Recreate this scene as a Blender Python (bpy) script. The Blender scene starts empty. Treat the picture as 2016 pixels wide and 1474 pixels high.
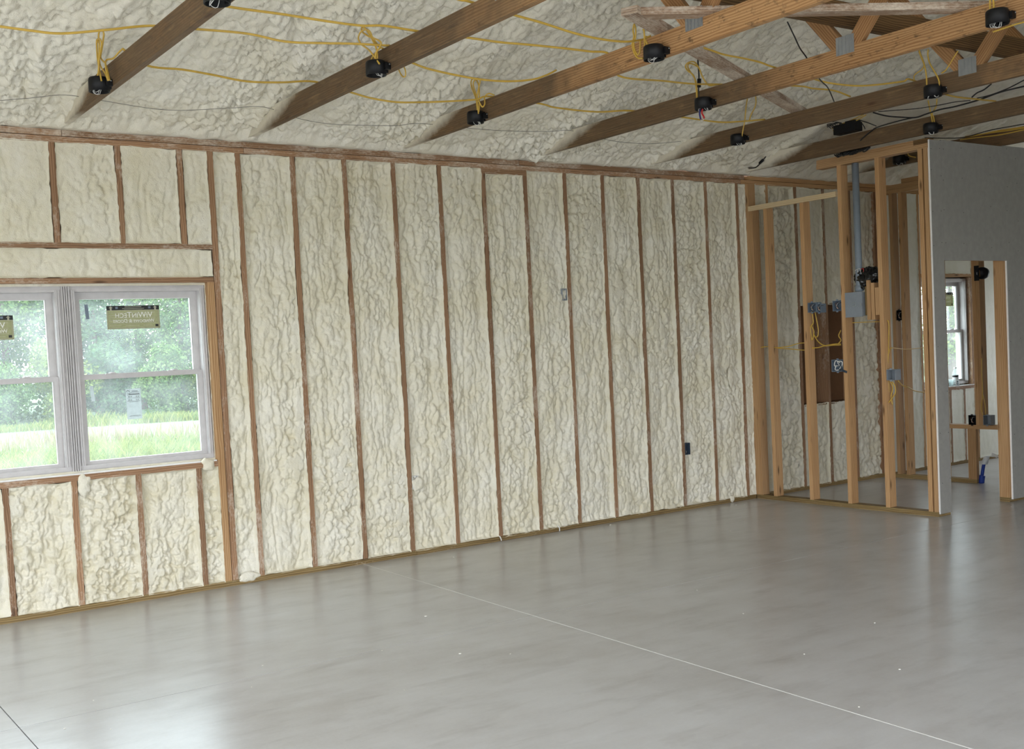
import bpy, math, random
import numpy as np
from mathutils import Matrix, Vector

random.seed(7)
RNG = np.random.default_rng(11)
sc = bpy.context.scene
COL = sc.collection
S = 0.4064                      # stud spacing, 16 inches

# ------------------------------------------------------------------ camera
YAW, PITCH, ROLL = 0.59696, -0.04697, -0.05036
CAM = Vector((-2.2254, -7.2797, 1.5123))
FPX, PPX, PPY = 2210.70, 948.37, 795.42
fwd = Vector((math.sin(YAW) * math.cos(PITCH), math.cos(YAW) * math.cos(PITCH), math.sin(PITCH)))
rgt = Vector((math.cos(YAW), -math.sin(YAW), 0.0))
upv = rgt.cross(fwd)
r2 = rgt * math.cos(ROLL) + upv * math.sin(ROLL)
u2 = upv * math.cos(ROLL) - rgt * math.sin(ROLL)
cd = bpy.data.cameras.new('camera')
cam = bpy.data.objects.new('camera', cd)
COL.objects.link(cam)
cam.matrix_world = Matrix(((r2.x, u2.x, -fwd.x, CAM.x), (r2.y, u2.y, -fwd.y, CAM.y), (r2.z, u2.z, -fwd.z, CAM.z), (0, 0, 0, 1)))
cd.sensor_fit = 'HORIZONTAL'
cd.sensor_width = 36.0
cd.lens = FPX / 2016 * 36.0
cd.shift_x = (1008 - PPX) / 2016
cd.shift_y = (PPY - 737) / 2016
cd.clip_start = 0.05
cd.clip_end = 500
sc.camera = cam

# ------------------------------------------------------------------ sky, exposure
world = bpy.data.worlds.new('overcast_sky')
sc.world = world
world.use_nodes = True
bg = world.node_tree.nodes['Background']
bg.inputs['Color'].default_value = (0.865, 0.92, 1.0, 1)
bg.inputs['Strength'].default_value = 3.6
vs = sc.view_settings
vs.view_transform = 'Standard'
vs.look = 'None'
vs.gamma = 1.0
vs.use_curve_mapping = False
vs.exposure = 1.18
sc.cycles.use_denoising = True
sc.cycles.use_adaptive_sampling = True
sc.cycles.adaptive_threshold = 0.03
sc.cycles.max_bounces = 7
sc.cycles.diffuse_bounces = 5
sc.cycles.glossy_bounces = 3
sc.cycles.transparent_max_bounces = 16
sc.cycles.caustics_reflective = False
sc.cycles.caustics_refractive = False


def portal(name, loc, rot, sx, sy):
    l = bpy.data.lights.new(name, 'AREA')
    l.shape = 'RECTANGLE'
    l.size, l.size_y = sx, sy
    l.cycles.is_portal = True
    o = bpy.data.objects.new(name, l)
    o.location = loc
    o.rotation_euler = rot
    COL.objects.link(o)


# room extents and daylight openings (x0, x1 / y0, y1, z0, z1)
XW, XE, YF = -4.3, 11.2, -9.2
ROOF0, SLOPE, RIDGE = 3.02, 0.30, -4.6
WIN1 = (-1.300, 0.545, 0.862, 2.066)
WIN2 = (8.470, 9.390, 0.862, 2.066)
GAR = (-8.6, -2.3, 0.0, 2.55)           # wide doorway in the left wall
FRO = (-3.8, 3.0, 0.0, 2.45)            # wide doorway in the front wall
FRW = (4.4, 5.3, 0.86, 2.07)            # window in the front wall
RG_FILL = (-1.60, -0.45, 0.86, 2.07)        # unseen opening added in the right gable to brighten the small room
portal('portal_window_1', ((WIN1[0] + WIN1[1]) / 2, 0.16, 1.46), (math.radians(-90), 0, 0), WIN1[1] - WIN1[0], 1.2)
portal('portal_window_2', ((WIN2[0] + WIN2[1]) / 2, 0.16, 1.46), (math.radians(-90), 0, 0), WIN2[1] - WIN2[0], 1.2)
portal('portal_left', (XW - 0.16, (GAR[0] + GAR[1]) / 2, GAR[3] / 2), (0, math.radians(-90), 0), GAR[3], GAR[1] - GAR[0])
portal('portal_front', ((FRO[0] + FRO[1]) / 2, YF - 0.16, 1.225), (math.radians(90), 0, 0), FRO[1] - FRO[0], 2.45)
portal('portal_front_window', ((FRW[0] + FRW[1]) / 2, YF - 0.16, 1.46), (math.radians(90), 0, 0), FRW[1] - FRW[0], 1.2)

portal('portal_right', (XE + 0.16, (RG_FILL[0] + RG_FILL[1]) / 2, 1.46), (0, math.radians(90), 0), 1.21, RG_FILL[1] - RG_FILL[0])

# ------------------------------------------------------------------ materials


def new_mat(name):
    m = bpy.data.materials.new(name)
    m.use_nodes = True
    nt = m.node_tree
    nt.nodes.clear()
    out = nt.nodes.new('ShaderNodeOutputMaterial')
    b = nt.nodes.new('ShaderNodeBsdfPrincipled')
    nt.links.new(b.outputs[0], out.inputs[0])
    return m, nt, b, out


def N(nt, t, **kw):
    n = nt.nodes.new(t)
    for k, v in kw.items():
        if k == 'op':
            n.operation = v
        elif hasattr(n, k) and not k.startswith('i_'):
            setattr(n, k, v)
    return n


def lk(nt, a, b):
    nt.links.new(a, b)


def math_node(nt, op, a, b=None, c=None, clamp=False):
    n = nt.nodes.new('ShaderNodeMath')
    n.operation = op
    n.use_clamp = clamp
    for i, v in enumerate((a, b, c)):
        if v is None:
            continue
        if isinstance(v, (int, float)):
            n.inputs[i].default_value = v
        else:
            nt.links.new(v, n.inputs[i])
    return n.outputs[0]


def mixc(nt, f, a, b, blend='MIX'):
    n = nt.nodes.new('ShaderNodeMix')
    n.data_type = 'RGBA'
    n.blend_type = blend
    for sock, v in ((n.inputs['Factor'], f), (n.inputs[6], a), (n.inputs[7], b)):
        if isinstance(v, (int, float)):
            sock.default_value = v
        elif isinstance(v, tuple):
            sock.default_value = v + (1,) if len(v) == 3 else v
        else:
            nt.links.new(v, sock)
    return n.outputs[2]


def noise(nt, vec, scale, detail=3, rough=0.55, dist=0.0):
    n = nt.nodes.new('ShaderNodeTexNoise')
    n.inputs['Scale'].default_value = scale
    n.inputs['Detail'].default_value = detail
    n.inputs['Roughness'].default_value = rough
    n.inputs['Distortion'].default_value = dist
    nt.links.new(vec, n.inputs['Vector'])
    return n.outputs['Fac']


def ramp(nt, fac, stops):
    n = nt.nodes.new('ShaderNodeValToRGB')
    e = n.color_ramp.elements
    while len(e) < len(stops):
        e.new(0.5)
    for el, (p, c) in zip(e, stops):
        el.position = p
        el.color = (c, c, c, 1) if isinstance(c, (int, float)) else tuple(c) + (1,)
    nt.links.new(fac, n.inputs[0])
    return n.outputs[0]


def mapping(nt, vec, scale):
    n = nt.nodes.new('ShaderNodeMapping')
    n.inputs['Scale'].default_value = scale
    nt.links.new(vec, n.inputs['Vector'])
    return n.outputs[0]


def bump(nt, b, h, strength, dist):
    n = nt.nodes.new('ShaderNodeBump')
    n.inputs['Strength'].default_value = strength
    n.inputs['Distance'].default_value = dist
    nt.links.new(h, n.inputs['Height'])
    nt.links.new(n.outputs[0], b.inputs['Normal'])


def plain(name, col, rough=0.6, metal=0.0, spec=0.5, bump_scale=None):
    m, nt, b, _ = new_mat(name)
    b.inputs['Base Color'].default_value = tuple(col) + (1,)
    b.inputs['Roughness'].default_value = rough
    b.inputs['Metallic'].default_value = metal
    b.inputs['Specular IOR Level'].default_value = spec
    tc = nt.nodes.new('ShaderNodeTexCoord')
    f = noise(nt, tc.outputs['Object'], 18, 4)
    c = mixc(nt, f, tuple(x * 0.82 for x in col), tuple(min(1, x * 1.12) for x in col))
    lk(nt, c, b.inputs['Base Color'])
    if bump_scale:
        bump(nt, b, noise(nt, tc.outputs['Object'], bump_scale, 4), 0.3, 0.004)
    return m


def foam_mat(name, c_hi, c_lo, fine=1.0):
    m, nt, b, _ = new_mat(name)
    geo = nt.nodes.new('ShaderNodeNewGeometry')
    P = geo.outputs['Position']
    f = noise(nt, P, 2.3, 2, 0.6)
    f2 = noise(nt, P, 14, 2, 0.6)
    f = math_node(nt, 'ADD', math_node(nt, 'MULTIPLY', f, 0.65), math_node(nt, 'MULTIPLY', f2, 0.35))
    fr = ramp(nt, f, ((0.36, 0.0), (0.64, 1.0)))
    lk(nt, mixc(nt, fr, c_lo, c_hi), b.inputs['Base Color'])
    b.inputs['Roughness'].default_value = 0.55
    b.inputs['Specular IOR Level'].default_value = 0.35
    n1 = noise(nt, P, 62, 2, 0.6)
    n2 = noise(nt, P, 170, 1, 0.6)
    h = math_node(nt, 'ADD', math_node(nt, 'MULTIPLY', n2, 0.35), math_node(nt, 'ABSOLUTE', math_node(nt, 'SUBTRACT', n1, 0.5)))
    bump(nt, b, h, 0.55 * fine, 0.010)
    return m


def wood_mat(name, c_lo, c_hi, spray=0.0, knots=1.0, chord=False):
    """lumber: UV runs u along the board, v across it"""
    m, nt, b, _ = new_mat(name)
    tc = nt.nodes.new('ShaderNodeTexCoord')
    uv = tc.outputs['UV']
    oi = nt.nodes.new('ShaderNodeObjectInfo')
    geo = nt.nodes.new('ShaderNodeNewGeometry')
    lo = noise(nt, mapping(nt, uv, (0.9, 7, 1)), 1.0, 3, 0.55, 0.6)
    grain = noise(nt, mapping(nt, uv, (3.0, 130, 1)), 1.0, 2, 0.6)
    w = nt.nodes.new('ShaderNodeTexWave')
    w.wave_type = 'BANDS'
    w.bands_direction = 'Y'
    w.inputs['Scale'].default_value = 14
    w.inputs['Distortion'].default_value = 7.0
    w.inputs['Detail'].default_value = 2
    w.inputs['Detail Scale'].default_value = 0.6
    lk(nt, mapping(nt, uv, (0.35, 1.6, 1)), w.inputs['Vector'])
    rings = ramp(nt, w.outputs['Fac'], ((0.25, 0.0), (0.9, 1.0)))
    f = math_node(nt, 'ADD', math_node(nt, 'MULTIPLY', lo, 0.55), math_node(nt, 'ADD', math_node(nt, 'MULTIPLY', grain, 0.3), math_node(nt, 'MULTIPLY', rings, 0.28)))
    fr = ramp(nt, f, ((0.33, 0.0), (0.78, 1.0)))
    col = mixc(nt, fr, c_hi, c_lo)
    # per-board tint
    tint = ramp(nt, oi.outputs['Random'], ((0.0, (0.82, 0.80, 0.78)), (1.0, (1.12, 1.08, 1.04))))
    col = mixc(nt, 1.0, col, tint, 'MULTIPLY')
    if chord:
        # old grey-brown staining of the part near the wall; the board's far part is fresh
        px = nt.nodes.new('ShaderNodeSeparateXYZ')
        lk(nt, geo.outputs['Position'], px.inputs[0])
        sep = nt.nodes.new('ShaderNodeSeparateColor')
        lk(nt, oi.outputs['Color'], sep.inputs[0])
        stn = noise(nt, geo.outputs['Position'], 2.4, 4, 0.65)
        blot = noise(nt, mapping(nt, geo.outputs['Position'], (9, 5, 18)), 1.0, 4, 0.7)
        d = math_node(nt, 'ADD', px.outputs['Y'], math_node(nt, 'MULTIPLY', sep.outputs[0], 10.0))
        d = math_node(nt, 'ADD', math_node(nt, 'MULTIPLY', d, 1.4), math_node(nt, 'MULTIPLY', math_node(nt, 'SUBTRACT', stn, 0.5), 2.2))
        d = math_node(nt, 'MULTIPLY', math_node(nt, 'ADD', d, 0.5, clamp=True), ramp(nt, blot, ((0.28, 0.62), (0.62, 1.0))))
        spl = noise(nt, mapping(nt, geo.outputs['Position'], (3, 14, 26)), 1.0, 3, 0.75)
        col = mixc(nt, ramp(nt, spl, ((0.56, 0.0), (0.72, 0.75))), col, (0.075, 0.045, 0.022))
        old = ramp(nt, math_node(nt, 'ADD', math_node(nt, 'MULTIPLY', blot, 0.6), math_node(nt, 'MULTIPLY', grain, 0.4)),
                   ((0.34, (0.035, 0.025, 0.016)), (0.50, (0.095, 0.064, 0.037)), (0.66, (0.235, 0.145, 0.070))))
        col = mixc(nt, d, col, old)
        # foam mist on the end by the wall
        e = math_node(nt, 'ADD', px.outputs['Y'], 0.34)
        e = math_node(nt, 'ADD', e, math_node(nt, 'MULTIPLY', math_node(nt, 'SUBTRACT', px.outputs['Z'], 3.04), 3.4))
        e = math_node(nt, 'ADD', e, math_node(nt, 'MULTIPLY', math_node(nt, 'SUBTRACT', noise(nt, geo.outputs['Position'], 7, 4, 0.7), 0.5), 0.30))
        e = ramp(nt, math_node(nt, 'ADD', math_node(nt, 'MULTIPLY', e, 3.6), 0.5), ((0.0, 0.0), (1.0, 0.93)))
        col = mixc(nt, e, col, (0.74, 0.69, 0.57))
    # knots
    kv = nt.nodes.new('ShaderNodeTexVoronoi')
    kv.inputs['Scale'].default_value = 1.0
    kv.inputs['Randomness'].default_value = 1.0
    lk(nt, mapping(nt, uv, (3.4, 14.0, 1)), kv.inputs['Vector'])
    k = ramp(nt, kv.outputs['Distance'], ((0.06, 0.80 * knots), (0.13, 0.40 * knots), (0.20, 0.0)))
    ksel = ramp(nt, kv.outputs['Color'], ((0.44, 0.0), (0.50, 1.0)))
    k = math_node(nt, 'MULTIPLY', k, ksel)
    col = mixc(nt, k, col, (0.07, 0.032, 0.014))
    if spray > 0:
        s1 = noise(nt, mapping(nt, uv, (2.2, 5, 1)), 1.0, 4, 0.7)
        s2 = noise(nt, mapping(nt, uv, (38, 80, 1)), 1.0, 4, 0.75)
        s = math_node(nt, 'ADD', math_node(nt, 'MULTIPLY', s1, 0.62), math_node(nt, 'MULTIPLY', s2, 0.38))
        s = ramp(nt, s, ((0.60 - 0.16 * spray, 0.0), (0.80 - 0.18 * spray, 0.85)))
        col = mixc(nt, s, col, (0.72, 0.64, 0.53))
    lk(nt, col, b.inputs['Base Color'])
    b.inputs['Roughness'].default_value = 0.68
    b.inputs['Specular IOR Level'].default_value = 0.3
    bump(nt, b, grain, 0.25, 0.003)
    return m


M = {}
M['foam'] = foam_mat('spray_foam', (0.785, 0.748, 0.635), (0.695, 0.64, 0.48))
M['foam_roof'] = foam_mat('spray_foam_roof', (0.865, 0.83, 0.725), (0.80, 0.752, 0.615), 1.0)
M['foam_flat'] = foam_mat('spray_foam_trimmed', (0.80, 0.79, 0.70), (0.73, 0.72, 0.60), 0.6)
M['stud'] = wood_mat('stud_lumber_sprayed', (0.205, 0.112, 0.058), (0.395, 0.24, 0.140), spray=0.5)
M['plate'] = wood_mat('top_plate_lumber', (0.22, 0.122, 0.062), (0.40, 0.245, 0.142), spray=0.72)
M['clean'] = wood_mat('fresh_stud_lumber', (0.36, 0.20, 0.085), (0.60, 0.385, 0.20))
M['pine'] = wood_mat('pale_pine', (0.66, 0.50, 0.29), (0.80, 0.66, 0.43), knots=0.5)
M['treated'] = wood_mat('treated_sill_lumber', (0.135, 0.085, 0.030), (0.36, 0.26, 0.115), spray=0.05)
M['chord'] = wood_mat('truss_lumber', (0.27, 0.135, 0.052), (0.50, 0.305, 0.145), chord=True)
M['web'] = wood_mat('truss_web_lumber', (0.27, 0.13, 0.05), (0.50, 0.29, 0.135))
M['brace'] = wood_mat('brace_lumber_sprayed', (0.20, 0.125, 0.08), (0.42, 0.30, 0.21), spray=1.0)
M['dark_board'] = wood_mat('dark_old_board', (0.07, 0.038, 0.014), (0.25, 0.145, 0.06))
M['black'] = plain('black_plastic', (0.006, 0.006, 0.007), 0.5, spec=0.3)
M['rubber'] = plain('black_cable', (0.010, 0.010, 0.011), 0.5)
M['dusty_wire'] = plain('dusty_dark_wire', (0.16, 0.15, 0.13), 0.8)
M['yellow'] = plain('yellow_cable', (0.62, 0.40, 0.065), 0.45)
M['white_wire'] = plain('white_wire', (0.75, 0.74, 0.70), 0.5)
M['red'] = plain('red_wire', (0.55, 0.03, 0.03), 0.45)
M['blue_wire'] = plain('blue_wire', (0.03, 0.03, 0.16), 0.45)
M['copper'] = plain('copper_wire', (0.6, 0.3, 0.15), 0.4, 0.8)
M['galv'] = plain('galvanised_steel', (0.42, 0.44, 0.45), 0.45, 0.75, bump_scale=90)
M['grey_pvc'] = plain('grey_pvc', (0.23, 0.27, 0.31), 0.45)
M['grey_box'] = plain('grey_painted_steel', (0.26, 0.29, 0.32), 0.5)
M['blue_box'] = plain('blue_grey_plastic', (0.17, 0.215, 0.27), 0.5)
M['navy'] = plain('dark_blue_plastic', (0.035, 0.055, 0.085), 0.5)
M['bag'] = plain('black_plastic_wrap', (0.008, 0.008, 0.008), 0.18, bump_scale=40)
M['drywall'] = plain('grey_drywall_paper', (0.33, 0.318, 0.292), 0.85, spec=0.2)
M['gypsum'] = plain('white_gypsum_edge', (0.86, 0.85, 0.82), 0.85)
M['osb'] = plain('brown_sheathing', (0.17, 0.085, 0.038), 0.8, bump_scale=60)
M['dark_wall'] = plain('wall_boarding', (0.70, 0.68, 0.62), 0.85)
M['vinyl'] = plain('white_vinyl', (0.54, 0.515, 0.505), 0.42)
M['screw'] = plain('dark_screw', (0.06, 0.05, 0.05), 0.5)
M['pex'] = plain('blue_pipe', (0.012, 0.045, 0.30), 0.35)
M['bottle_cap'] = plain('white_cap', (0.8, 0.8, 0.8), 0.4)
M['label_paper'] = plain('paper_label', (0.72, 0.74, 0.74), 0.7)
M['ink'] = plain('black_ink', (0.015, 0.016, 0.015), 0.6)
M['crumb'] = plain('foam_crumb', (0.85, 0.83, 0.76), 0.7)
M['bark'] = plain('tree_bark', (0.12, 0.085, 0.055), 0.9)
M['olive_film'] = None


def floor_mat():
    m, nt, b, _ = new_mat('smooth_concrete')
    geo = nt.nodes.new('ShaderNodeNewGeometry')
    P = geo.outputs['Position']
    a = noise(nt, P, 0.55, 4, 0.6, 0.4)
    c = noise(nt, P, 2.6, 4, 0.62, 0.15)
    st = noise(nt, mapping(nt, P, (1.2, 4.5, 1)), 1.6, 3, 0.6, 0.2)
    d = noise(nt, P, 60, 3, 0.6)
    f = math_node(nt, 'ADD', math_node(nt, 'MULTIPLY', a, 0.38), math_node(nt, 'ADD', math_node(nt, 'MULTIPLY', c, 0.30), math_node(nt, 'ADD', math_node(nt, 'MULTIPLY', st, 0.24), math_node(nt, 'MULTIPLY', d, 0.10))))
    col = ramp(nt, f, ((0.36, (0.375, 0.364, 0.352)), (0.50, (0.465, 0.462, 0.460)), (0.64, (0.53, 0.533, 0.54))))
    # trowel scars and small pits
    sv = noise(nt, mapping(nt, P, (2.0, 6, 1)), 1.0, 4, 0.65, 0.4)
    col = mixc(nt, ramp(nt, sv, ((0.52, 0.0), (0.80, 0.34))), col, (0.16, 0.145, 0.13))
    lk(nt, col, b.inputs['Base Color'])
    b.inputs['Roughness'].default_value = 0.28
    b.inputs['Specular IOR Level'].default_value = 0.5
    h = noise(nt, mapping(nt, P, (1.0, 2.2, 1)), 3.2, 3, 0.6)
    bump(nt, b, h, 0.14, 0.01)
    return m


M['concrete'] = floor_mat()
M['joint_dark'] = plain('joint_dark', (0.03, 0.03, 0.03), 0.9)
M['joint_white'] = plain('joint_chalk', (0.72, 0.71, 0.68), 0.9)


def glass_mat(name, haze=0.05):
    m = bpy.data.materials.new(name)
    m.use_nodes = True
    nt = m.node_tree
    nt.nodes.clear()
    out = nt.nodes.new('ShaderNodeOutputMaterial')
    tr = nt.nodes.new('ShaderNodeBsdfTransparent')
    tr.inputs[0].default_value = (0.90, 0.95, 0.94, 1)
    gl = nt.nodes.new('ShaderNodeBsdfGlossy')
    gl.inputs['Roughness'].default_value = 0.03
    df = nt.nodes.new('ShaderNodeBsdfTranslucent')
    df.inputs[0].default_value = (0.9, 0.95, 0.97, 1)
    lw = nt.nodes.new('ShaderNodeLayerWeight')
    lw.inputs['Blend'].default_value = 0.5
    fac = math_node(nt, 'ADD', math_node(nt, 'MULTIPLY', math_node(nt, 'POWER', lw.outputs['Facing'], 4.0), 0.5), 0.012)
    m1 = nt.nodes.new('ShaderNodeMixShader')
    m2 = nt.nodes.new('ShaderNodeMixShader')
    tc = nt.nodes.new('ShaderNodeTexCoord')
    n = noise(nt, tc.outputs['Object'], 5, 4, 0.6)
    lk(nt, math_node(nt, 'MULTIPLY', n, haze * 2), m2.inputs[0])  # translucent veil puts the milky outdoor glare into the pane
    lk(nt, fac, m1.inputs[0])
    lk(nt, tr.outputs[0], m1.inputs[1])
    lk(nt, gl.outputs[0], m1.inputs[2])
    lk(nt, m1.outputs[0], m2.inputs[1])
    lk(nt, df.outputs[0], m2.inputs[2])
    lk(nt, m2.outputs[0], out.inputs[0])
    return m


M['glass'] = glass_mat('window_glass', 0.055)


def film_mat(name, col, trans):
    m = bpy.data.materials.new(name)
    m.use_nodes = True
    nt = m.node_tree
    nt.nodes.clear()
    out = nt.nodes.new('ShaderNodeOutputMaterial')
    d = nt.nodes.new('ShaderNodeBsdfDiffuse')
    t = nt.nodes.new('ShaderNodeBsdfTranslucent')
    tc = nt.nodes.new('ShaderNodeTexCoord')
    f = noise(nt, tc.outputs['Object'], 60, 3)
    c = mixc(nt, f, tuple(x * 0.85 for x in col), tuple(min(1, x * 1.15) for x in col))
    lk(nt, c, d.inputs[0])
    lk(nt, c, t.inputs[0])
    mx = nt.nodes.new('ShaderNodeMixShader')
    mx.inputs[0].default_value = trans
    lk(nt, d.outputs[0], mx.inputs[1])
    lk(nt, t.outputs[0], mx.inputs[2])
    lk(nt, mx.outputs[0], out.inputs[0])
    return m


M['olive_film'] = film_mat('olive_sticker', (0.40, 0.39, 0.26), 0.5)
M['cream_print'] = film_mat('cream_print', (0.72, 0.70, 0.56), 0.5)
M['white_film'] = film_mat('white_sticker', (0.62, 0.66, 0.66), 0.45)
M['clear'] = glass_mat('clear_plastic', 0.12)


def leaf_mat(name, c1, c2, trans=0.35):
    m = bpy.data.materials.new(name)
    m.use_nodes = True
    nt = m.node_tree
    nt.nodes.clear()
    out = nt.nodes.new('ShaderNodeOutputMaterial')
    d = nt.nodes.new('ShaderNodeBsdfDiffuse')
    t = nt.nodes.new('ShaderNodeBsdfTranslucent')
    geo = nt.nodes.new('ShaderNodeNewGeometry')
    f = noise(nt, geo.outputs['Position'], 0.9, 3)
    f = math_node(nt, 'ADD', math_node(nt, 'MULTIPLY', f, 0.6), math_node(nt, 'MULTIPLY', geo.outputs['Random Per Island'], 0.4))
    c = mixc(nt, ramp(nt, f, ((0.3, 0.0), (0.7, 1.0))), c1, c2)
    lk(nt, c, d.inputs[0])
    lk(nt, c, t.inputs[0])
    mx = nt.nodes.new('ShaderNodeMixShader')
    mx.inputs[0].default_value = trans
    lk(nt, d.outputs[0], mx.inputs[1])
    lk(nt, t.outputs[0], mx.inputs[2])
    lk(nt, mx.outputs[0], out.inputs[0])
    return m


M['leaf_a'] = leaf_mat('leaf_green', (0.065, 0.13, 0.052), (0.185, 0.275, 0.09))
M['leaf_b'] = leaf_mat('leaf_deep_green', (0.045, 0.10, 0.055), (0.125, 0.215, 0.09))
M['leaf_c'] = leaf_mat('leaf_yellow_green', (0.13, 0.20, 0.055), (0.26, 0.32, 0.09))
M['weed'] = leaf_mat('weed_green', (0.11, 0.17, 0.045), (0.25, 0.26, 0.08))
M['weed_dry'] = leaf_mat('weed_dry', (0.20, 0.165, 0.085), (0.30, 0.27, 0.16))
M['bounce_pale'] = plain('pale_bounce_ground', (0.46, 0.45, 0.42), 0.95, spec=0.1)  # pale tone of the added ground that reflects daylight indoors
m, nt, b, _ = new_mat('meadow')
geo = nt.nodes.new('ShaderNodeNewGeometry')
f = noise(nt, geo.outputs['Position'], 0.25, 5, 0.7)
lk(nt, ramp(nt, f, ((0.3, (0.115, 0.19, 0.10)), (0.7, (0.185, 0.25, 0.14)))), b.inputs['Base Color'])
b.inputs['Roughness'].default_value = 0.95
b.inputs['Specular IOR Level'].default_value = 0.1
M['meadow'] = m

# ------------------------------------------------------------------ geometry helpers


def tag(o, label=None, cat=None, group=None, kind=None):
    if label:
        o['label'] = label
    if cat:
        o['category'] = cat
    if group:
        o['group'] = group
    if kind:
        o['kind'] = kind
    return o


def attach(o, parent):
    if parent is not None:
        o.parent = parent
        inv = Matrix.Identity(4)
        q = parent
        loc = Vector((0, 0, 0))
        while q is not None:
            loc = Vector(q.get('_base', (0, 0, 0))) if q.get('_base') is not None else loc
            break
        o.matrix_parent_inverse = Matrix.Translation(-loc)


BASE = {}


def empty(name, loc):
    o = bpy.data.objects.new(name, None)
    o.empty_display_size = 0.1
    o.location = loc
    COL.objects.link(o)
    BASE[o.name] = Vector(loc)
    return o


def link(name, me, mat, parent=None, loc=(0, 0, 0)):
    """object at world position loc (mesh coordinates relative to loc)"""
    o = bpy.data.objects.new(name, me)
    COL.objects.link(o)
    if mat is not None and not me.materials:
        me.materials.append(mat)
    o.location = loc
    BASE[o.name] = Vector(loc)
    if parent is not None:
        o.parent = parent
        o.matrix_parent_inverse = Matrix.Translation(-BASE[parent.name])
        # BASE of a parented mesh is its world position as well
    return o


def mesh(name, verts, faces, smooth=False):
    me = bpy.data.meshes.new(name)
    me.from_pydata([tuple(v) for v in verts], [], faces)
    if smooth:
        me.polygons.foreach_set('use_smooth', [True] * len(me.polygons))
    me.update()
    return me


BF = [(0, 3, 2, 1), (4, 5, 6, 7), (0, 1, 5, 4), (1, 2, 6, 5), (2, 3, 7, 6), (3, 0, 4, 7)]


def board_mesh(name, sx, sy, sz, axis=None):
    """box sx*sy*sz centred on 0, UV u along its length"""
    hx, hy, hz = sx / 2, sy / 2, sz / 2
    v = [(-hx, -hy, -hz), (hx, -hy, -hz), (hx, hy, -hz), (-hx, hy, -hz), (-hx, -hy, hz), (hx, -hy, hz), (hx, hy, hz), (-hx, hy, hz)]
    me = mesh(name, v, BF)
    uvl = me.uv_layers.new(name='UVMap')
    d = (sx, sy, sz)
    L = d.index(max(d)) if axis is None else axis
    oth = [i for i in range(3) if i != L]
    ou, ov = random.uniform(0, 40), random.uniform(0, 40)
    for p in me.polygons:
        n = p.normal
        na = max(range(3), key=lambda i: abs(n[i]))
        for li in p.loop_indices:
            c = v[me.loops[li].vertex_index]
            if na == L:
                uvl.data[li].uv = (c[oth[0]] * 0.3 + ou, c[oth[1]] + ov)
            else:
                w = oth[0] if na == oth[1] else oth[1]
                uvl.data[li].uv = (c[L] + ou, c[w] + ov + (0.31 if na == oth[1] else 0.0))
    return me


def board(name, x0, x1, y0, y1, z0, z1, mat, parent=None, axis=None):
    me = board_mesh(name, abs(x1 - x0), abs(y1 - y0), abs(z1 - z0), axis)
    return link(name, me, mat, parent, ((x0 + x1) / 2, (y0 + y1) / 2, (z0 + z1) / 2))


def beam(name, a, b, w, t, mat, parent=None, up=(0, 0, 1)):
    """board from a to b; w along the direction nearest 'up', t across"""
    a, b = Vector(a), Vector(b)
    d = (b - a)
    L = d.length
    d.normalize()
    s = d.cross(Vector(up)).normalized()
    u = s.cross(d)
    me = board_mesh(name, L, t, w, 0)
    Mx = Matrix(((d.x, s.x, u.x), (d.y, s.y, u.y), (d.z, s.z, u.z)))
    for vtx in me.vertices:
        vtx.co = Mx @ vtx.co
    me.update()
    return link(name, me, mat, parent, (a + b) / 2)


def boxes_mesh(name, lst):
    V, F = [], []
    for (x0, x1, y0, y1, z0, z1) in lst:
        k = len(V)
        V += [(x0, y0, z0), (x1, y0, z0), (x1, y1, z0), (x0, y1, z0), (x0, y0, z1), (x1, y0, z1), (x1, y1, z1), (x0, y1, z1)]
        F += [tuple(i + k for i in f) for f in BF]
    return mesh(name, V, F)


def smooth_path(pts, n=5):
    P = [Vector(p) for p in pts]
    if len(P) < 3:
        return P
    out = []
    for i in range(len(P) - 1):
        p0 = P[max(i - 1, 0)]
        p1, p2 = P[i], P[i + 1]
        p3 = P[min(i + 2, len(P) - 1)]
        for k in range(n):
            t = k / n
            out.append(0.5 * ((2 * p1) + (p2 - p0) * t + (2 * p0 - 5 * p1 + 4 * p2 - p3) * t * t + (3 * p1 - p0 - 3 * p2 + p3) * t ** 3))
    out.append(P[-1])
    return out


def tube_mesh(name, pts, r, sides=6, n=5, flat=1.0):
    path = smooth_path(pts, n)
    V, F = [], []
    prev = None
    for i, p in enumerate(path):
        a = path[max(i - 1, 0)]
        b = path[min(i + 1, len(path) - 1)]
        d = (b - a)
        d = d.normalized() if d.length > 1e-6 else Vector((0, 0, 1))
        s = d.cross(Vector((0, 0, 1))) if prev is None else prev - d * prev.dot(d)
        if s.length < 1e-3:
            s = d.cross(Vector((0, 1, 0)))
        s.normalize()
        prev = s
        u = s.cross(d)
        for k in range(sides):
            an = 2 * math.pi * k / sides
            V.append(p + s * (math.cos(an) * r) + u * (math.sin(an) * r * flat))
    m_ = len(path)
    for i in range(m_ - 1):
        for k in range(sides):
            k2 = (k + 1) % sides
            F.append((i * sides + k, i * sides + k2, (i + 1) * sides + k2, (i + 1) * sides + k))
    F.append(tuple(range(sides - 1, -1, -1)))
    F.append(tuple((m_ - 1) * sides + k for k in range(sides)))
    return mesh(name, V, F, True)


def tube(name, pts, r, mat, parent=None, sides=6, n=5, flat=1.0):
    base = Vector(pts[0])
    me = tube_mesh(name, [Vector(p) - base for p in pts], r, sides, n, flat)
    return link(name, me, mat, parent, base)


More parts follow.
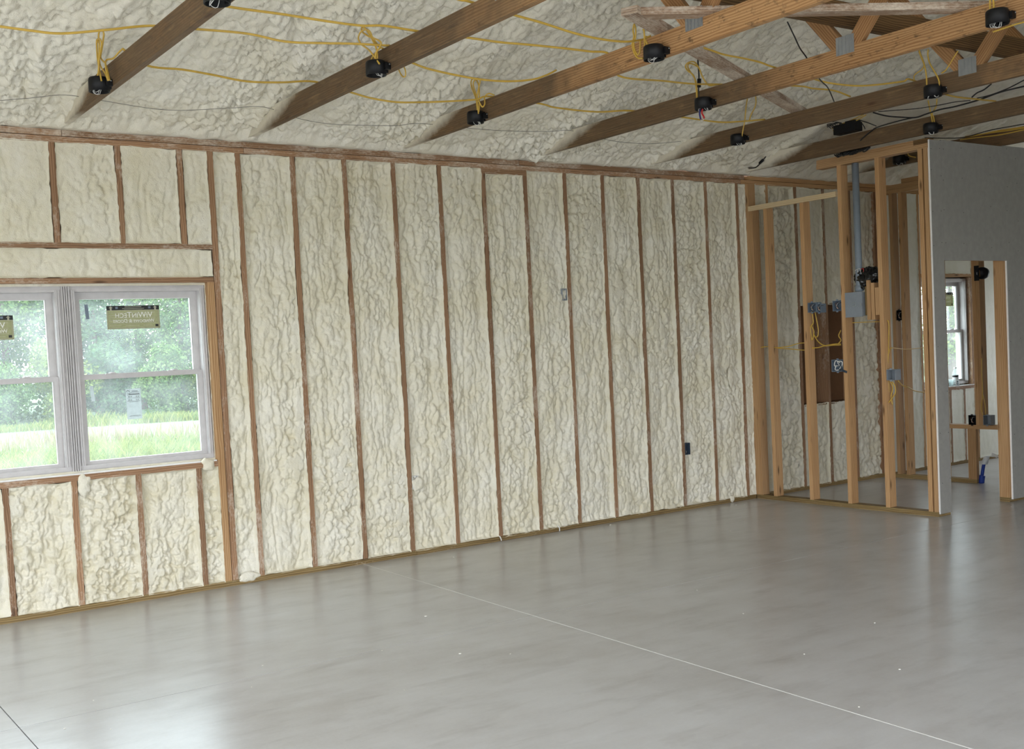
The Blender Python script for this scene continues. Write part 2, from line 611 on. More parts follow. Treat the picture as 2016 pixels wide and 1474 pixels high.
def lathe_mesh(name, prof, seg=24, axis='Z'):
    V, F = [], []
    for (r, h) in prof:
        for k in range(seg):
            a = 2 * math.pi * k / seg
            c, s = r * math.cos(a), r * math.sin(a)
            V.append((c, s, h) if axis == 'Z' else ((h, c, s) if axis == 'X' else (c, h, s)))
    for i in range(len(prof) - 1):
        for k in range(seg):
            k2 = (k + 1) % seg
            F.append((i * seg + k, i * seg + k2, (i + 1) * seg + k2, (i + 1) * seg + k))
    return mesh(name, V, F, True)


def text_mesh(s, size, mirror=False, font_shear=0.0, caps=False):
    cu = bpy.data.curves.new('lettering', 'FONT')
    cu.body = s
    cu.size = size
    cu.align_x = 'CENTER'
    cu.align_y = 'CENTER'
    cu.shear = font_shear
    cu.extrude = 0.0003
    if caps:
        cu.small_caps_scale = 0.78
        for f_ in cu.body_format:
            f_.use_small_caps = True
    ob = bpy.data.objects.new('lettering_tmp', cu)
    COL.objects.link(ob)
    dg = bpy.context.evaluated_depsgraph_get()
    me = bpy.data.meshes.new_from_object(ob.evaluated_get(dg))
    bpy.data.objects.remove(ob)
    co = np.empty(len(me.vertices) * 3)
    me.vertices.foreach_get('co', co)
    co = co.reshape(-1, 3)
    if mirror:
        co[:, 0] *= -1
    co = np.stack([co[:, 0], -co[:, 2], co[:, 1]], 1)      # stand it up, facing -y
    me.vertices.foreach_set('co', co.ravel())
    me.update()
    return me


# ------------------------------------------------------------------ procedural lumps for foam
TAB = RNG.random((256, 256, 3))


def vnoise(u, v, ch=0):
    iu, iv = np.floor(u).astype(int), np.floor(v).astype(int)
    fu, fv = u - iu, v - iv
    fu = fu * fu * (3 - 2 * fu)
    fv = fv * fv * (3 - 2 * fv)
    g = lambda a, b: TAB[a % 256, b % 256, ch]
    return (g(iu, iv) * (1 - fu) + g(iu + 1, iv) * fu) * (1 - fv) + (g(iu, iv + 1) * (1 - fu) + g(iu + 1, iv + 1) * fu) * fv


def domes(u, v, seed, rad=0.85):
    """overlapping round bumps with creases between them, 0..1"""
    u = u + seed * 17.3
    v = v + seed * 5.7
    iu, iv = np.floor(u).astype(int), np.floor(v).astype(int)
    best = np.zeros_like(u)
    for a in (-1, 0, 1):
        for b_ in (-1, 0, 1):
            cu, cv = iu + a, iv + b_
            t = TAB[cu % 256, cv % 256]
            dx = u - (cu + 0.1 + 0.8 * t[..., 0])
            dy = v - (cv + 0.1 + 0.8 * t[..., 1])
            R = rad * (0.6 + 0.55 * t[..., 2])
            h = R * np.sqrt(np.maximum(0, 1 - (dx * dx + dy * dy) / (R * R)))
            best = np.maximum(best, h)
    return best


def foam_h(u, v, rough=1.0, stretch=1.8):
    """bulge height in metres of sprayed foam at wall coordinates u (across), v (up)"""
    wu = u + 0.030 * (vnoise(u * 9, v * 5, 0) - 0.5) + 0.012 * (vnoise(u * 31, v * 22, 1) - 0.5)
    wv = v + 0.045 * (vnoise(u * 8 + 40, v * 6, 1) - 0.5) + 0.012 * (vnoise(u * 29, v * 25 + 9, 2) - 0.5)
    m1 = vnoise(u * 3.1 + 5, v * 1.7, 2)
    m2 = vnoise(u * 4.3 + 77, v * 2.6 + 3, 0)
    m3 = np.clip((vnoise(u * 2.2 + 31, v * 1.3 + 8, 1) - 0.25) * 2.0, 0.38, 1.0)
    big = domes(wu / 0.115, wv / (0.20 * stretch), 1)
    mid = domes(wu / 0.039, wv / (0.026 + 0.018 * stretch), 2, 0.72)
    sml = domes(wu / 0.021, wv / (0.017 + 0.006 * stretch), 3, 0.74)
    ridg = 1 - np.abs(2 * vnoise(wu / 0.075 + 60, wv / 0.5, 1) - 1)
    crease = np.exp(-((vnoise(wu / 0.085 + 20, wv / (0.22 * stretch), 2) - 0.5) / 0.045) ** 2)
    crs2 = np.exp(-((vnoise(wu / 0.040 + 50, wv / (0.09 * stretch), 1) - 0.5) / 0.06) ** 2)
    h = 0.026 * big + 0.016 * ridg * m2 + 0.044 * mid * m3 + 0.014 * sml * (0.25 + 0.75 * m3) - 0.013 * crease - 0.006 * crs2 * m3
    return 1.15 * rough * h + 0.012 * (m1 - 0.5)


def grid_mesh(name, X, Y, Z, keep=None):
    nr, nc = X.shape
    co = np.stack([X, Y, Z], -1).reshape(-1, 3)
    idx = np.arange(nr * nc).reshape(nr, nc)
    q = np.stack([idx[:-1, :-1], idx[:-1, 1:], idx[1:, 1:], idx[1:, :-1]], -1).reshape(-1, 4)
    me = bpy.data.meshes.new(name)
    me.vertices.add(len(co))
    me.vertices.foreach_set('co', co.ravel())
    me.loops.add(len(q) * 4)
    me.loops.foreach_set('vertex_index', q.ravel())
    me.polygons.add(len(q))
    me.polygons.foreach_set('loop_start', np.arange(len(q)) * 4)
    me.polygons.foreach_set('loop_total', np.full(len(q), 4))
    me.polygons.foreach_set('use_smooth', np.ones(len(q), dtype=bool))
    me.update(calc_edges=True)
    me.validate()
    return me


def sstep(a, b, x):
    t = np.clip((x - a) / (b - a), 0, 1)
    return t * t * (3 - 2 * t)

# ================================================================== SETTING
# ---- ground outside
gm = mesh('ground', [(-150, -150, -0.32), (150, -150, -0.32), (150, 200, -0.32), (-150, 200, -0.32)], [(0, 1, 2, 3)])
ground = tag(link('ground', gm, M['meadow']), 'pale green meadow stretching to the tree line outside the window', kind='structure')

ym = boxes_mesh('bounce_yard', [(-60, 60, -60, 11, -0.40, -0.30)])  # unseen pale ground, added to bounce daylight up to the ceiling
tag(link('bounce_yard', ym, M['bounce_pale']), 'unseen pale ground added around the building to bounce daylight indoors', kind='structure')

# ---- floor: saw-cut concrete slab
fl = link('floor', boxes_mesh('floor', [(XW - 0.2, XE + 0.2, YF - 0.2, 0.17, -0.29, -0.012)]), M['joint_dark'])
tag(fl, 'smooth grey concrete slab floor with thin saw-cut joints', kind='structure')
JX = [(XW - 0.2, 0), (-1.25, 0.0), (1.605, 0.040), (4.41, 0.045), (7.3, 0.0), (XE + 0.2, 0)]    # x at y=0 and slant
JY = [0.17, -2.19, -6.2, YF - 0.2]
gap = 0.0022
for i in range(len(JX) - 1):
    for j in range(len(JY) - 1):
        (xa, sa), (xb, sb) = JX[i], JX[i + 1]
        ya, yb = JY[j] - (gap if j else 0), JY[j + 1] + (gap if j < len(JY) - 2 else 0)
        q = [(xa + sa * ya + gap, ya), (xa + sa * yb + gap, yb), (xb + sb * yb - gap, yb), (xb + sb * ya - gap, ya)]
        V = [(x, y, 0) for x, y in q] + [(x, y, -0.05) for x, y in q]
        link('slab_panel', mesh('slab_panel', V, [(0, 1, 2, 3), (0, 4, 5, 1), (1, 5, 6, 2), (2, 6, 7, 3), (3, 7, 4, 0)]), M['concrete'], fl)
for (xa, sa, m_, w, zt) in ((1.605, 0.040, 'joint_white', 0.0024, 0.0008), (4.41, 0.045, 'concrete', 0.0020, 0.0002)):
    V = [(xa - w, 0, -0.03), (xa + w, 0, -0.03), (xa + w + sa * YF, YF, -0.03), (xa - w + sa * YF, YF, -0.03)]
    V += [(x, y, zt) for x, y, z in V]
    jn = link('joint_filler', mesh('joint_filler', V, BF), M[m_], fl)
    jn['label'] = 'white chalky line of filler in a floor joint' if m_ == 'joint_white' else 'thin grey filler in a floor joint'

# ---- back wall (the long wall of the photograph)
sheath = [(XW, WIN1[0], 0.140, 0.155, 0, 3.02), (WIN1[0], WIN1[1], 0.140, 0.155, 0, WIN1[2]), (WIN1[0], WIN1[1], 0.140, 0.155, WIN1[3], 3.02),
          (WIN1[1], WIN2[0], 0.140, 0.155, 0, 3.02), (WIN2[0], WIN2[1], 0.140, 0.155, 0, WIN2[2]), (WIN2[0], WIN2[1], 0.140, 0.155, WIN2[3], 3.02),
          (WIN2[1], XE, 0.140, 0.155, 0, 3.02)]
wb = link('wall_back', boxes_mesh('wall_back', sheath), M['osb'])
tag(wb, 'long stud wall filled with cream spray foam between brown studs', kind='structure')
D = 0.138
for a, b_ in ((XW, 2.062), (2.065, 5.80), (5.90, 8.6), (8.603, XE)):
    board('sill_plate', a, b_, 0.0, D, 0.0, 0.038, M['treated'], wb)
for a, b_ in ((XW, 0.86), (0.863, 5.75), (5.753, XE)):
    board('top_plate', a, b_, 0.0, D, 2.942, 2.9795, M['plate' if a < 5 else 'clean'], wb)
for a, b_ in ((XW, -0.34), (-0.337, 3.20), (3.203, 5.80), (5.88, XE)):
    board('top_plate', a, b_, 0.002, D, 2.9835, 3.022, M['plate' if a < 5 else 'clean'], wb)
HW = 0.019
studs = [i * S for i in range(-11, -3)] + [i * S for i in range(2, 15)]
closet_studs = [i * S for i in range(15, 20)]
bath_studs = [8.13, 9.96, 10.37, 10.77]
for x in studs:
    board('stud', x - HW, x + HW, 0, D, 0.038, 2.902 if 2.8 < x < 3.3 else 2.942, M['stud'], wb)
for x in closet_studs + bath_studs:
    board('stud', x - HW, x + HW, 0, D, 0.038, 2.942, M['stud'] if x > 7.8 else M['clean'] if x < 6.3 else M['stud'], wb)
board('blocking', 7 * S - HW, 8 * S + HW, 0.0, D, 2.902, 2.942, M['plate'], wb)
# window 1 framing
cr = [-1.2192, -0.8128, -0.4064, 0.0, 0.4064]
for x in cr:
    board('cripple_stud', x - HW, x + HW, 0, D, 0.038, 0.826, M['stud'], wb)
    board('cripple_stud', x - HW, x + HW, 0, D, 2.322, 2.942, M['stud'], wb)
board('sill_board', -1.352, 0.545, -0.001, D, 0.826, 0.862, M['stud'], wb)
board('header_board', -1.352, 0.597, -0.001, D, 2.287, 2.322, M['stud'], wb)
board('header_board', -1.352, 0.592, -0.002, 0.10, 2.068, 2.101, M['stud'], wb)
board('jack_stud', 0.545, 0.592, -0.001, D, 0.038, 2.068, M['clean'], wb)
board('king_stud', 0.597, 0.638, 0, D, 0.038, 2.942, M['stud'], wb)
board('jack_stud', -1.352, -1.305, -0.001, D, 0.038, 2.068, M['clean'], wb)
board('king_stud', -1.395, -1.355, 0, D, 0.038, 2.942, M['stud'], wb)
# window 2 framing
for x0, x1, z0, z1 in ((8.43, 8.468, 0.038, 2.942), (9.392, 9.43, 0.038, 2.942), (9.434, 9.472, 0.038, 2.942)):
    board('king_stud', x0, x1, 0, D, z0, z1, M['clean'], wb)
board('sill_board', 8.468, 9.392, -0.001, D, 0.826, 0.862, M['stud'], wb)
board('header_board', 8.468, 9.392, -0.001, 0.10, 2.068, 2.101, M['clean'], wb)
for x in (8.94, 9.20):
    board('cripple_stud', x - HW, x + HW, 0, D, 0.038, 0.826, M['stud'], wb)


def wall_foam(x0, x1, z0, z1, rough=1.0, depth=0.0, res=0.0062, stretch=1.8, mat='foam', off=0.0, over=0.0, cut=93):
    """lumpy foam filling one stud bay, cut flush where it swelled past the studs; its edges lap raggedly over the wood"""
    nx, nz = max(5, int((x1 - x0) / res)), max(5, int((z1 - z0) / (res * 1.1)))
    u = np.linspace(x0, x1, nx)
    v = np.linspace(z0, z1, nz)
    U, Vv = np.meshgrid(u, v)
    uu, vv = U + off, Vv + off * 0.7
    ex = np.minimum(U - x0, x1 - U)
    ez = np.minimum(Vv - z0, z1 - Vv)
    e = np.minimum(ex, ez)
    e_j = e + 0.006 * (vnoise(uu * 26, vv * 19, 1) - 0.5)
    h = foam_h(uu, vv, rough, stretch)
    top = np.percentile(h, cut)
    inner = sstep(0.001, 0.014, e_j)
    y = depth + 0.004 + top - h
    y = np.maximum(y, 0.0015 + 0.0035 * vnoise(uu * 60, vv * 60, 2))
    rim = 0.0 + 0.004 * vnoise(uu * 2 + 9, vv * 5.5, 2)
    y = rim * (1 - inner) + y * inner
    Xg, Zg = U.copy(), Vv.copy()
    for col, sg in ((0, -1), (-1, 1)):
        o = 0.011 * vnoise(vv[:, col] * 4 + sg * 7, vv[:, col] * 0 + off, 0) + 0.007 * vnoise(vv[:, col] * 38, vv[:, col] * 0 + off + 5, 1) - 0.0095
        Xg[:, col] += sg * o
        y[:, col] = -0.0014 * np.tanh(o / 0.002)
    for row, sg in ((0, -1), (-1, 1)):
        o = 0.014 * vnoise(uu[row] * 7, uu[row] * 0 + off + 3, 2) + 0.006 * vnoise(uu[row] * 36, uu[row] * 0 + off, 0) - 0.009
        Zg[row] += sg * o
        y[row] = -0.0018 * np.tanh(o / 0.002)
    return link('spray_foam', grid_mesh('spray_foam', Xg, y, Zg), M[mat], wb)


k_ = 0
edges = [i * S for i in range(2, 15)]
segs = [(0.638, 2 * S - HW)] + [(edges[i] + HW, edges[i + 1] - HW) for i in range(len(edges) - 1)]
for (a, b_) in segs:
    k_ += 1
    ztop = 2.902 if abs(a - (7 * S + HW)) < 1e-6 else 2.942
    wall_foam(a, b_, 0.036, ztop, rough=random.uniform(0.92, 1.12), depth=0.0, off=k_ * 3.71, stretch=random.uniform(1.5, 2.2))
wall_foam(14 * S + HW, 5.803, 0.036, 2.942, rough=0.5, cut=75, off=91.3)
for i, x in enumerate(range(-11, -4)):
    wall_foam(x * S + HW, (x + 1) * S - HW, 0.036, 2.942, off=140 + i * 3.3, res=0.03)
wall_foam(-4 * S + HW, -1.395, 0.036, 2.942, off=133, res=0.03)
# below and above window 1
xs = [-1.352 + 0.0] + cr + [0.545]
for i in range(len(xs) - 1):
    a = xs[i] + (HW if i else 0)
    b_ = xs[i + 1] - (HW if i < len(xs) - 2 else 0)
    wall_foam(a, b_, 0.036, 0.826, rough=1.1, off=200 + i * 4.1, stretch=1.05, res=0.0055 if a > -1 else 0.02)
xs2 = [-1.352] + cr + [0.597]
for i in range(len(xs2) - 1):
    a = xs2[i] + (HW if i else 0)
    b_ = xs2[i + 1] - (HW if i < len(xs2) - 2 else 0)
    wall_foam(a, b_, 2.322, 2.942, rough=0.45, cut=75, off=260 + i * 4.7, stretch=1.4, res=0.0075 if a > -1 else 0.02)
wall_foam(-1.352, 0.592, 2.100, 2.288, rough=0.45, cut=80, depth=0.012, off=300, stretch=1.0, res=0.0075)
# between window frame and king stud at the head, small bay beside the jack is wood
# closet bays; two bays have an unfoamed recess with bare brown sheathing
cs = [5.930] + closet_studs
wall_foam(5.93, closet_studs[0] - HW, 0.036, 2.942, off=330, res=0.011)
wall_foam(closet_studs[0] + HW, closet_studs[1] - HW, 0.036, 2.942, off=334, res=0.011, rough=1.1)
for i in (1, 2):
    a, b_ = closet_studs[i] + HW, closet_studs[i + 1] - HW
    wall_foam(a, b_, 0.036, 0.83, off=338 + i * 3, res=0.011)
    wall_foam(a, b_, 1.80, 2.942, off=350 + i * 3, res=0.011, rough=0.4, cut=75)
    board('recess_frame', a, b_, 0.01, D, 0.815, 0.835, M['dark_board'], wb)
    board('recess_frame', a, b_, 0.01, D, 1.795, 1.815, M['dark_board'], wb)
wall_foam(closet_studs[3] + HW, 7.748, 0.036, 2.942, off=361, res=0.011, rough=0.8)
board('backing_stud', 5.80, 5.932, 0.002, D, 0.038, 2.942, M['clean'], wb)
# bath bays: smooth trimmed foam
for a, b_, z0, z1 in ((7.84, 8.13 - HW, 0.036, 2.942), (8.13 + HW, 8.43, 0.036, 2.942), (8.468, 8.94 - HW, 0.036, 0.826), (8.94 + HW, 9.20 - HW, 0.036, 0.826),
                      (9.20 + HW, 9.392, 0.036, 0.826), (8.468, 9.392, 2.10, 2.942), (9.472, 9.96 - HW, 0.036, 2.942), (9.96 + HW, 10.37 - HW, 0.036, 2.942), (10.37 + HW, 10.77 - HW, 0.036, 2.942), (10.77 + HW, XE, 0.036, 2.942)):
    wall_foam(a, b_, z0, z1, off=400 + a * 2, res=0.016, rough=0.18, cut=70, mat='foam_flat')

# ---- roof: deck and the foam sprayed under it
deck = []
V = [(XW - 0.3, 0.45, ROOF0 - 0.01), (XE + 0.3, 0.45, ROOF0 - 0.01), (XE + 0.3, RIDGE, ROOF0 + 0.16 - SLOPE * RIDGE), (XW - 0.3, RIDGE, ROOF0 + 0.16 - SLOPE * RIDGE),
     (XE + 0.3, YF - 0.45, ROOF0 - 0.01), (XW - 0.3, YF - 0.45, ROOF0 - 0.01)]
V = [(x, y, ROOF0 + 0.17 + SLOPE * (abs(RIDGE) - abs(y - RIDGE))) for x, y, z in V]
V2 = V + [(x, y, z + 0.03) for x, y, z in V]
F2 = [(0, 1, 2, 3), (3, 2, 4, 5), (6, 9, 8, 7), (9, 11, 10, 8), (0, 6, 7, 1), (5, 4, 10, 11), (0, 3, 9, 6), (3, 5, 11, 9), (1, 7, 8, 2), (2, 8, 10, 4)]
ceil_ = link('ceiling', mesh('ceiling', V2, F2), M['osb'])
tag(ceil_, 'sloping roof underside covered in lumpy cream spray foam', kind='structure')
TX = [-0.349 + 1.2192 * k for k in range(-4, 10)]


def roof_foam(x0, x1, y0, y1, res, back=True):
    nx, ny = int((x1 - x0) / res), int(abs(y1 - y0) / res)
    u = np.linspace(x0, x1, nx)
    s = np.linspace(0, 1, ny)
    U, Sg = np.meshgrid(u, s)
    Yy = y0 + (y1 - y0) * Sg
    dist = np.abs(Yy) if back else np.abs(Yy - YF)
    sl = dist
    h = foam_h(U + 3, sl * 1.04 + 11, 1.0, 1.1) * 1.2
    h += 0.05 * domes((U + 1) / 0.55, sl / 0.40, 5) * vnoise(U * 0.9, sl * 0.8, 1)
    # rounded rib of foam along every truss top chord
    dt = np.min(np.stack([np.abs(U - (t + 0.019)) for t in TX]), 0)
    h += 0.035 * np.exp(-(dt / 0.10) ** 2) * sstep(0.3, 0.8, dist)
    # foam climbing the chord ends by the wall
    h += 0.030 * np.exp(-(dt / 0.05) ** 2) * (1 - sstep(0.25, 0.75, dist))
    z = ROOF0 + 0.085 + SLOPE * dist - h
    # at the wall the foam rounds down on to the top plate
    edge = 1 - sstep(0.0, 0.10, dist + 0.05 * (vnoise(U * 7, sl * 0, 2) - 0.5))
    z = z * (1 - edge) + (ROOF0 - 0.004 + 0.012 * vnoise(U * 9, sl * 9, 1)) * edge
    return link('spray_foam', grid_mesh('spray_foam', U, Yy, z), M['foam_roof'], ceil_)


roof_foam(-1.9, 5.2, 0.06, -3.4, 0.0105)
roof_foam(5.2, 8.6, 0.06, -3.4, 0.019)
roof_foam(-1.9, 8.6, -3.4, RIDGE, 0.03)
roof_foam(XW, -1.9, 0.06, RIDGE, 0.06)
roof_foam(8.6, XE, 0.06, RIDGE, 0.06)
roof_foam(XW, XE, RIDGE, YF - 0.06, 0.08, back=False)

# ---- outer walls that the photograph does not see (they hold the daylight openings)


def gable(name, x, opening, label):
    prof = [(0.155, 3.02 + 0.2), (RIDGE, ROOF0 + 0.15 - SLOPE * RIDGE), (YF - 0.155, 3.02 + 0.2)]
    t = 0.15
    x0, x1 = (x - t, x) if x < 0 else (x, x + t)
    L = []
    if opening:
        L += [(x0, x1, opening[1], 0.155, 0, 3.1), (x0, x1, YF - 0.155, opening[0], 0, 3.1), (x0, x1, opening[0], opening[1], opening[3], 3.1)]
        if opening[2] > 0:
            L.append((x0, x1, opening[0], opening[1], 0, opening[2]))
    else:
        L += [(x0, x1, YF - 0.155, 0.155, 0, 3.1)]
    me_v, me_f = [], []
    for (a, b_, c, d, e, f) in L:
        k = len(me_v)
        me_v += [(a, c, e), (b_, c, e), (b_, d, e), (a, d, e), (a, c, f), (b_, c, f), (b_, d, f), (a, d, f)]
        me_f += [tuple(i + k for i in q) for q in BF]
    k = len(me_v)
    tri = [(0.155, 3.1), (RIDGE, ROOF0 + 0.16 - SLOPE * RIDGE), (YF - 0.155, 3.1)]
    me_v += [(x0, y, z) for y, z in tri] + [(x1, y, z) for y, z in tri]
    me_f += [(k, k + 1, k + 2), (k + 3, k + 5, k + 4), (k, k + 3, k + 4, k + 1), (k + 1, k + 4, k + 5, k + 2), (k + 2, k + 5, k + 3, k)]
    return tag(link(name, mesh(name, me_v, me_f), M['dark_wall']), label, kind='structure')


gable('wall_left', XW, GAR, 'left gable wall with a wide open doorway')
gable('wall_right', XE, RG_FILL, 'far right gable wall of the building')
wf = [(XW, FRO[0], YF - 0.15, YF, 0, 3.15), (FRO[0], FRO[1], YF - 0.15, YF, FRO[3], 3.15), (FRO[1], FRW[0], YF - 0.15, YF, 0, 3.15),
      (FRW[0], FRW[1], YF - 0.15, YF, 0, FRW[2]), (FRW[0], FRW[1], YF - 0.15, YF, FRW[3], 3.15), (FRW[1], XE, YF - 0.15, YF, 0, 3.15)]
tag(link('wall_front', boxes_mesh('wall_front', wf), M['dark_wall']), 'front wall behind the viewer with a doorway and a window', kind='structure')

# ---- open stud partition
PX0, PX1 = 5.805, 5.894
wp = empty('wall_partition', (PX0, -0.95, 0))
tag(wp, 'unfinished partition of bare orange studs standing off the foam wall', kind='structure')
board('bottom_plate', PX0, PX1, -1.905, -0.002, 0.0, 0.038, M['treated'], wp)
for y0, y1, zt in ((-0.038, -0.001, 2.942), (-0.077, -0.039, 2.70), (-0.246, -0.208, 2.69), (-0.664, -0.624, 2.69), (-1.076, -1.036, 2.942), (-1.455, -1.415, 2.942), (-1.855, -1.818, 2.942), (-1.901, -1.868, 2.942)):
    board('stud', PX0, PX1, y0, y1, 0.038, zt, M['clean'], wp)
board('top_plate', PX0, PX1, -1.905, -0.823, 2.942, 2.979, M['clean'], wp)
board('top_plate', PX0 + 0.004, PX1, -1.78, -0.823, 2.980, 3.020, M['clean'], wp)
board('top_plate', PX0 + 0.004, PX1, -1.905, -1.783, 2.980, 3.020, M['dark_board'], wp, axis=1)
beam('nailed_strip', (PX0 - 0.010, -0.045, 2.705), (PX0 - 0.010, -1.03, 2.702), 0.045, 0.019, M['pine'], wp)['label'] = 'pale pine strip nailed across the studs'

# ---- drywalled wall with the doorway
DY = -1.915
wd = empty('wall_doorway', (7.0, DY, 0))
tag(wd, 'grey drywall partition with a narrow unfinished doorway', kind='structure')
DX0, DX1 = 5.975, 6.829
board('drywall_sheet', 5.822, DX0, DY, DY + 0.0127, 0.022, 3.006, M['drywall'], wd)
board('drywall_sheet', DX0 + 0.0008, DX1 + 0.036, DY, DY + 0.0127, 2.054, 3.012, M['drywall'], wd)
board('drywall_sheet', DX1 + 0.0365, 9.30, DY, DY + 0.0127, 0.022, 3.02, M['drywall'], wd)
board('drywall_sheet', 9.301, XE, DY, DY + 0.0127, 0.022, 3.02, M['drywall'], wd)
board('gypsum_edge', 5.8165, 5.8215, DY - 0.0004, DY + 0.0127, 0.022, 3.006, M['gypsum'], wd)
board('gypsum_edge', DX1 + 0.030, DX1 + 0.0362, DY - 0.0004, DY + 0.0127, 0.022, 2.054, M['gypsum'], wd)
for x0, x1 in ((5.937, DX0 - 0.002), (DX1, DX1 + 0.036), (DX1 + 0.037, DX1 + 0.075), (7.30, 7.338), (7.70, 7.738), (8.11, 8.148), (8.51, 8.548)):
    board('stud', x0, x1, DY + 0.0127, DY + 0.1017, 0.038, 2.94, M['clean'], wd)
board('door_header', DX0 - 0.002, DX1, DY + 0.0127, DY + 0.1017, 2.062, 2.10, M['clean'], wd)
board('bottom_plate', 5.896, DX0 - 0.002, DY + 0.0127, DY + 0.1017, 0, 0.038, M['treated'], wd)
board('bottom_plate', DX1, XE, DY + 0.0127, DY + 0.1017, 0, 0.038, M['treated'], wd)
board('top_plate', 5.896, XE, DY + 0.0127, DY + 0.1017, 2.942, 2.98, M['clean'], wd)
dot = lathe_mesh('screw', [(0.0035, 0.0), (0.0035, -0.0012), (0.0, -0.0012)], 8, 'Y')
for x in (5.845, 5.96, 6.0, 6.25, 6.65, 6.90, 7.05):
    for z in (0.25, 0.62, 1.0, 1.4, 1.78, 2.16, 2.45, 2.72, 2.94):
        if DX0 < x < DX1 + 0.03 and z < 2.06:
            continue
        link('screw', dot, M['screw'], wd, (x + random.uniform(-0.012, 0.012), DY, z + random.uniform(-0.06, 0.06)))

# ---- inner partition between closet and bath
IX0, IX1 = 7.75, 7.839
wi = empty('wall_inner', (IX0, -0.6, 0))
tag(wi, 'second row of bare studs behind the partition, ending at a low ledge', kind='structure')
board('bottom_plate', IX0, IX1, -1.030, -0.002, 0, 0.038, M['treated'], wi)
for y0, y1 in ((-0.039, -0.001), (-0.185, -0.147), (-0.296, -0.256), (-0.70, -0.662)):
    board('stud', IX0, IX1, y0, y1, 0.038, 2.90, M['clean'], wi)
board('stud', IX0, IX0 + 0.038, -1.030, -0.943, 0.038, 0.526, M['clean'], wi)
board('ledge_board', IX0, IX1 + 0.02, -1.80, -0.62, 0.527, 0.566, M['clean'], wi)
board('stud', IX0, IX1, -1.074, -1.037, 0.566, 2.90, M['clean'], wi)
board('stud', IX0, IX1, -1.112, -1.075, 0.566, 2.90, M['clean'], wi)
board('top_plate', IX0, IX1, -1.80, -0.002, 2.902, 2.94, M['clean'], wi)
board('top_plate', IX0, IX1, -1.80, -0.002, 2.942, 2.985, M['clean'], wi)
board('end_block', IX0, IX1, -0.62, -0.30, 2.987, 3.03, M['clean'], wi)

# ---- windows


def sash(root, x0, x1, z0, z1, y, rail_b, rail_t, stile, nm='sash'):
    fr = link(nm, boxes_mesh(nm, [(x0, x0 + stile, y, y + 0.034, z0, z1), (x1 - stile, x1, y, y + 0.034, z0, z1),
                                  (x0 + stile, x1 - stile, y, y + 0.034, z0, z0 + rail_b), (x0 + stile, x1 - stile, y, y + 0.034, z1 - rail_t, z1),
                                  # glazing bead
                                  (x0 + stile, x0 + stile + 0.006, y + 0.006, y + 0.028, z0 + rail_b, z1 - rail_t), (x1 - stile - 0.006, x1 - stile, y + 0.006, y + 0.028, z0 + rail_b, z1 - rail_t)]), M['vinyl'], root)
    pane = link('pane', boxes_mesh('pane', [(x0 + stile, x1 - stile, y + 0.015, y + 0.019, z0 + rail_b, z1 - rail_t)]), M['glass'], fr)
    return fr, pane


def window_unit(root, x0, x1, z0, z1, y):
    """double-hung vinyl window: frame with stepped jambs, two sashes, sash lock"""
    J = 0.035
    fb = [(x0, x0 + J, y, y + 0.115, z0, z1), (x1 - J, x1, y, y + 0.115, z0, z1), (x0 + J, x1 - J, y, y + 0.115, z1 - J, z1), (x0 + J, x1 - J, y, y + 0.115, z0, z0 + 0.03)]
    # stepped ribs of the jamb
    for d in (0.008, 0.020):
        fb += [(x0 + J - 0.006 - d, x0 + J + 0.004 - d, y - 0.012, y, z0 + 0.03, z1 - J + 0.01), (x1 - J - 0.004 + d, x1 - J + 0.006 + d, y - 0.012, y, z0 + 0.03, z1 - J + 0.01)]
    fb += [(x0, x1, y - 0.004, y, z1 - 0.018, z1 - 0.008), (x0 + J, x0 + J + 0.012, y + 0.064, y + 0.115, z0 + 0.03, z1 - J), (x1 - J - 0.012, x1 - J, y + 0.064, y + 0.115, z0 + 0.03, z1 - J)]
    link('window_frame', boxes_mesh('window_frame', fb), M['vinyl'], root)
    zm = (z0 + z1) / 2
    lo, pane_lo = sash(root, x0 + J - 0.003, x1 - J + 0.003, z0 + 0.012, zm + 0.018, y + 0.030, 0.040, 0.030, 0.033)
    up, pane_up = sash(root, x0 + J - 0.001, x1 - J + 0.001, zm - 0.012, z1 - 0.030, y + 0.065, 0.034, 0.050, 0.040)
    # sash lock on the meeting rail
    cx = (x0 + x1) / 2
    for dx in (-0.20, 0.21):
        lv = lathe_mesh('sash_lock', [(0.0, 0.013), (0.010, 0.012), (0.017, 0.007), (0.020, 0.0)], 14)
        bs = link('sash_lock', boxes_mesh('sash_lock', [(-0.034, 0.034, -0.011, 0.011, 0, 0.006), (-0.004, 0.026, -0.016, -0.008, 0.004, 0.011)]), M['vinyl'], lo, (cx + dx, y + 0.047, zm + 0.018))
        link('lock_knob', lv, M['vinyl'], lo, (cx + dx, y + 0.047, zm + 0.018))
    return lo, up


WY = 0.050
w1 = empty('window_1', ((WIN1[0] + WIN1[1]) / 2, WY, WIN1[2]))
tag(w1, 'pair of white vinyl double-hung windows side by side in the foam wall', kind='structure')
lo_r, up_r = window_unit(w1, -0.348, 0.538, 0.884, 2.052, WY)
lo_l, up_l = window_unit(w1, -1.288, -0.402, 0.884, 2.052, WY)
mb = [(-0.402, -0.348, WY - 0.004, WY + 0.085, 0.880, 2.052)] + [(-0.402 + 0.0135 * i + 0.003, -0.402 + 0.0135 * i + 0.0105, WY - 0.020, WY - 0.004, 0.884, 2.05) for i in range(4)]
link('mullion', boxes_mesh('mullion', mb), M['vinyl'], w1)
